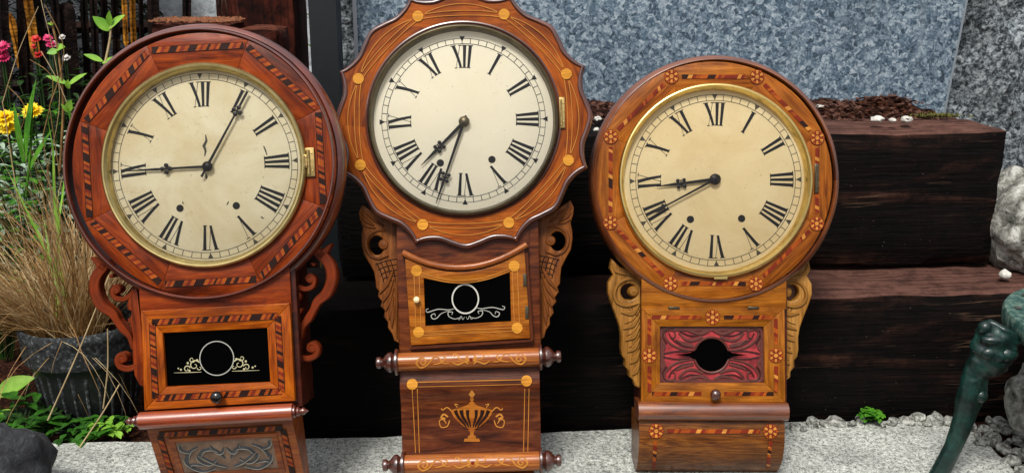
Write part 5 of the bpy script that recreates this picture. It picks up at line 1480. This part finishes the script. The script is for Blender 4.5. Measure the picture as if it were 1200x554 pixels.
def leafy(name, pts, leaves, Y, mat, label, stem_mat):
    p0 = WY(pts[0][0], pts[0][1], Y); root = empty(name, loc=(p0.x, Y, max(-.03, p0.z))); tag(root, label, 'plant')
    ms, ml = MB(), MB(); q = [tuple(WY(x, y, Y) - root.location) for x, y in pts]; stem(ms, q, .003, .0018)
    for bx, by, tx, ty, w in leaves:
        b = WY(bx, by, Y) - root.location; t = WY(tx, ty, Y) - root.location
        leaf(ml, b, t - b + Vector((0, -.01, .0)), Vector((rnd.gauss(0, .2), -.7, .7)), (t - b).length, w / F * Y, .08, 7)
    ms.build('stem', stem_mat, root); ml.build('foliage', mat, root)
leafy('leafy_plant', [(106, 180), (118, 100), (128, 50), (130, 30)], [(128, 36, 111, 18, 15), (128, 34, 148, 16, 14), (129, 30, 130, 12, 9), (120, 72, 100, 62, 9), (120, 74, 142, 66, 9)], 1.75, M['leaf_light'], 'light green plant with broad leaves just left of the top of the left clock', M['straw_pale'])
leafy('leafy_plant', [(70, 200), (74, 120), (68, 60), (60, 25)], [(66, 58, 79, 54, 13), (68, 60, 56, 62, 10), (62, 30, 56, 26, 5), (62, 30, 64, 25, 5), (78, 98, 56, 87, 9), (80, 100, 103, 84, 9), (80, 104, 82, 92, 8)], 1.82, M['leaf_light'], 'thin stemmed plant with narrow paired leaves between marigold and left clock', M['straw'])
leafy('leafy_plant', [(86, 200), (84, 150), (80, 126)], [(80, 130, 86, 116, 11), (80, 132, 74, 120, 6)], 1.7, M['leaf_light'], 'small bud-like light leaf against the rim of the left clock', M['leaf'])
leafy('leafy_plant', [(30, 230), (36, 170), (38, 110)], [(30, 190, 38, 92, 12), (28, 190, 18, 120, 8), (34, 200, 60, 150, 8)], 1.8, M['leaf'], 'tall sword-shaped green leaf rising between the marigolds', M['leaf'])
def fluff(ix, iy, Y, n, rad, size, mat, label):
    c = WY(ix, iy, Y); root = empty('bedding_plant', loc=(c.x, Y, -.03)); tag(root, label, 'plant'); ms, ml = MB(), MB(); h = c.z + .03
    for i in range(n):
        t = Vector((rnd.gauss(0, rad), rnd.gauss(0, rad * .7), h * rnd.uniform(.3, 1.12)))
        if i % 5 == 0: stem(ms, [(t.x * .2, t.y * .2, 0), (t.x * .6, t.y * .6, t.z * .6), tuple(t)], .002, .001, 4)
        leaf(ml, t, rdir(-.2, .7), UP, size * rnd.uniform(.6, 1.3), size * rnd.uniform(.35, .6), .3, 4)
    ms.build('stem', M['leaf_dark'], root); ml.build('foliage', mat, root, 0)
fluff(12, 190, 1.95, 240, .06, .030, M['leaf_grey'], 'grey green bedding plant below the marigolds at the left edge')
fluff(60, 180, 2.0, 240, .06, .028, M['leaf_grey'], 'grey green bedding plant between the marigold and the left clock')
fluff(40, 150, 2.12, 240, .07, .030, M['leaf'], 'mid green bushy plant behind the marigolds')
fluff(90, 120, 2.15, 260, .07, .030, M['leaf_dark'], 'dark green bushy plant behind the left clock rim')
fluff(0, 130, 2.2, 240, .08, .034, M['leaf_dark'], 'dark green bushy plant at the far left edge below the pink flower')
fluff(-25, 210, 1.8, 200, .06, .03, M['leaf'], 'green bushy plant at the left edge behind the dry grass')
# thin dry stalks arching among the flowers
for j, pts in enumerate((((58, 125), (75, 60), (52, 5)), ((3, 120), (22, 60), (45, 8)), ((50, 160), (62, 95), (35, 70)), ((95, 165), (70, 100), (48, 60)), ((12, 180), (30, 130), (8, 100)), ((55, 200), (70, 110), (48, 0)))):
    mb = MB(); stem(mb, [tuple(WY(x, y, 1.7 + .03 * j)) for x, y in pts] , .0009, .0006, 5)
    b = WY(*pts[0], 1.7 + .03 * j); stem(mb, [(b.x, b.y, -.04), (b.x + .004, b.y, b.z * .5), tuple(b)], .0009, .0008, 5)
    tag(mb.build('dry_stalk', M['straw_pale'] if j % 2 else M['straw'], None), 'thin arching dry stalk among the garden flowers at the left', 'stalk', 'dry stalks among the flowers')

# ------------------------------------------------------------------ green cast-iron stool
def stool():
    Yc = 1.24; c = WY(1342, 376, Yc); zt = c.z
    root = empty('iron_stool', loc=(c.x, c.y, 0)); tag(root, 'weathered green cast-iron stool with a lion-mask cabriole leg, standing at the right edge', 'stool')
    R_ = (WY(1342, 376, Yc) - WY(1192.5, 376, Yc)).length
    mb = MB(); mb.lathe_z((0, 0), [(R_ * .62, zt - .036), (R_ * .86, zt - .034), (R_ * .955, zt - .032), (R_ * .975, zt - .028), (R_, zt - .022), (R_, zt - .006), (R_ * .985, zt - .001), (R_ * .95, zt), (R_ * .90, zt - .003), (R_ * .86, zt - .003), (R_ * .82, zt), (R_ * .3, zt), (1e-5, zt)], 96)
    top = mb.build('stool_top', M['iron_worn'], root, 40)
    for i in range(14):
        mb = MB(); a = 2 * pi * i / 14 + .05; q = (R_ * .89 * cos(a), R_ * .89 * sin(a)); mb.disc(q, .006, zt - .0015, 14)
        mb.build('pierced_hole', M['ebony'], top, 0)
    # leg, modelled along a centre line in its own radial plane
    def leg(ang, first):
        bm = bmesh.new()
        # (distance from stool axis, height, half width, half depth)
        src = [(1182, 386, 19), (1175, 397, 25), (1170, 410, 26), (1163, 424, 24), (1153, 434, 18), (1147, 443, 14.5), (1145, 452, 15.5), (1144, 462, 16.5), (1140, 473, 16), (1136, 487, 13.5), (1131, 503, 12.5), (1121, 528, 11), (1108, 554, 11.5), (1096, 574, 12), (1084, 592, 14), (1074, 602, 17)]
        pts = []
        for x, y, w in src:
            q = WY(x, y, Yc - .012) - root.location; pts.append((q.x, q.z, w / F * 1.31))
        z_min = pts[-1][1]
        pts = [(x, z * 1.0, w) for x, z, w in pts]
        dn = cr(pts, 6); rows = []; n = 28
        for i, (x, z, w) in enumerate(dn):
            a = dn[max(0, i - 1)]; b = dn[min(len(dn) - 1, i + 1)]; tx, tz = b[0] - a[0], b[1] - a[1]; l_ = hypot(tx, tz); tx /= l_; tz /= l_; nx_, nz_ = -tz, tx
            s_ = i / (len(dn) - 1); row = []
            for j in range(n):
                t = 2 * pi * j / n; ca, sa = cos(t), sin(t)
                rr = 1 + .06 * cos(3 * t) * (s_ > .35) + .10 * max(0, ca) * exp(-((s_ - .36) / .05) ** 2)
                p = Vector((x + nx_ * ca * w * rr, sa * w * .75 * rr, z + nz_ * ca * w * rr))
                k_ = max(0.0, 1 - s_ * 2.6)
                p += Vector((nx_ * ca, sa, nz_ * ca)) * (.007 * k_ * noise.noise(p * 75) + .0035 * noise.noise(p * 160) * (k_ + .2))
                row.append(p)
            rows.append(row)
        mb = MB()
        def place(p): return (p.x * cos(ang) - p.y * sin(ang), p.x * sin(ang) + p.y * cos(ang), p.z)
        b = mb.grid([[place(p) for p in r] for r in rows], True); mb.face(b[0]); mb.face(b[-1][::-1])
        # lion mask: brow, nose, cheeks, mane curls on the viewer's side and front of the knee
        def ball(x, y, yo, r, sq=(1, 1, 1)):
            q = WY(x, y, Yc - .012) - root.location; n1, n2 = 10, 14; rows = []
            for i in range(n1 + 1):
                f_ = pi * i / n1; rows.append([place(Vector((q.x + r * sq[0] * sin(f_) * cos(2 * pi * j / n2), yo + r * sq[1] * sin(f_) * sin(2 * pi * j / n2), q.z + r * sq[2] * cos(f_)))) for j in range(n2)])
            mb.grid(rows, True)
        for x, y, yo, r, sq in ((1165, 397, -.013, .012, (1.6, .9, .6)), (1178, 414, -.013, .014, (1.2, .9, .8)), (1158, 413, -.015, .009, (1.3, .8, 1.0)), (1170, 425, -.010, .011, (1.8, .9, .6)),
                                (1157, 386, -.004, .009, (1, 1, 1)), (1150.5, 465, -.006, .0115, (.9, .9, .9)), (1148, 449, -.008, .007, (1, .8, 2.4))):
            ball(x, y, yo, r, sq)
        lg = mb.build('leg', M['iron'], root, 70); return lg
    for j, a in enumerate((0, 2 * pi / 3, 4 * pi / 3)): leg(a, j == 0)
stool()

# ------------------------------------------------------------------ light
w = bpy.data.worlds.new('World'); S.world = w; w.use_nodes = True
nt = w.node_tree; bg = nt.nodes['Background']
sky = nt.nodes.new('ShaderNodeTexSky'); sky.sky_type = 'NISHITA'; sky.sun_disc = False
SUN_EL, SUN_AZ = radians(58), radians(200)
sky.sun_elevation = SUN_EL; sky.sun_rotation = SUN_AZ; sky.air_density = 1.0; sky.dust_density = 4.0; sky.ozone_density = 1.0
geo = nt.nodes.new('ShaderNodeTexCoord'); sx = nt.nodes.new('ShaderNodeSeparateXYZ'); L(nt, geo.outputs['Generated'], sx.inputs[0])
# overcast: a bright, nearly neutral cloud deck over the clear sky, brightest overhead
cloud = ramp(nt, sx.outputs[2], [(0.0, .42), (.25, .62), (1.0, 1.0)])
cm = N(nt, 'ShaderNodeVectorMath', _operation='MULTIPLY'); L(nt, cloud, cm.inputs[0]); cm.inputs[1].default_value = (6.2, 6.2, 6.4)
L(nt, mixc(nt, .8, sky.outputs[0], cm.outputs[0]), bg.inputs[0]); bg.inputs[1].default_value = 0.15
sd = bpy.data.lights.new('sun', 'SUN'); sd.energy = 4.3; sd.angle = radians(18); sd.color = (1.0, .96, .90)
so = bpy.data.objects.new('sun', sd); COL.objects.link(so)
d = Vector((sin(SUN_AZ) * cos(SUN_EL), cos(SUN_AZ) * cos(SUN_EL), sin(SUN_EL)))
so.rotation_euler = d.to_track_quat('Z', 'Y').to_euler(); so.location = d * 20

S.view_settings.view_transform = 'Standard'; S.view_settings.look = 'None'; S.view_settings.exposure = 0; S.view_settings.gamma = 1
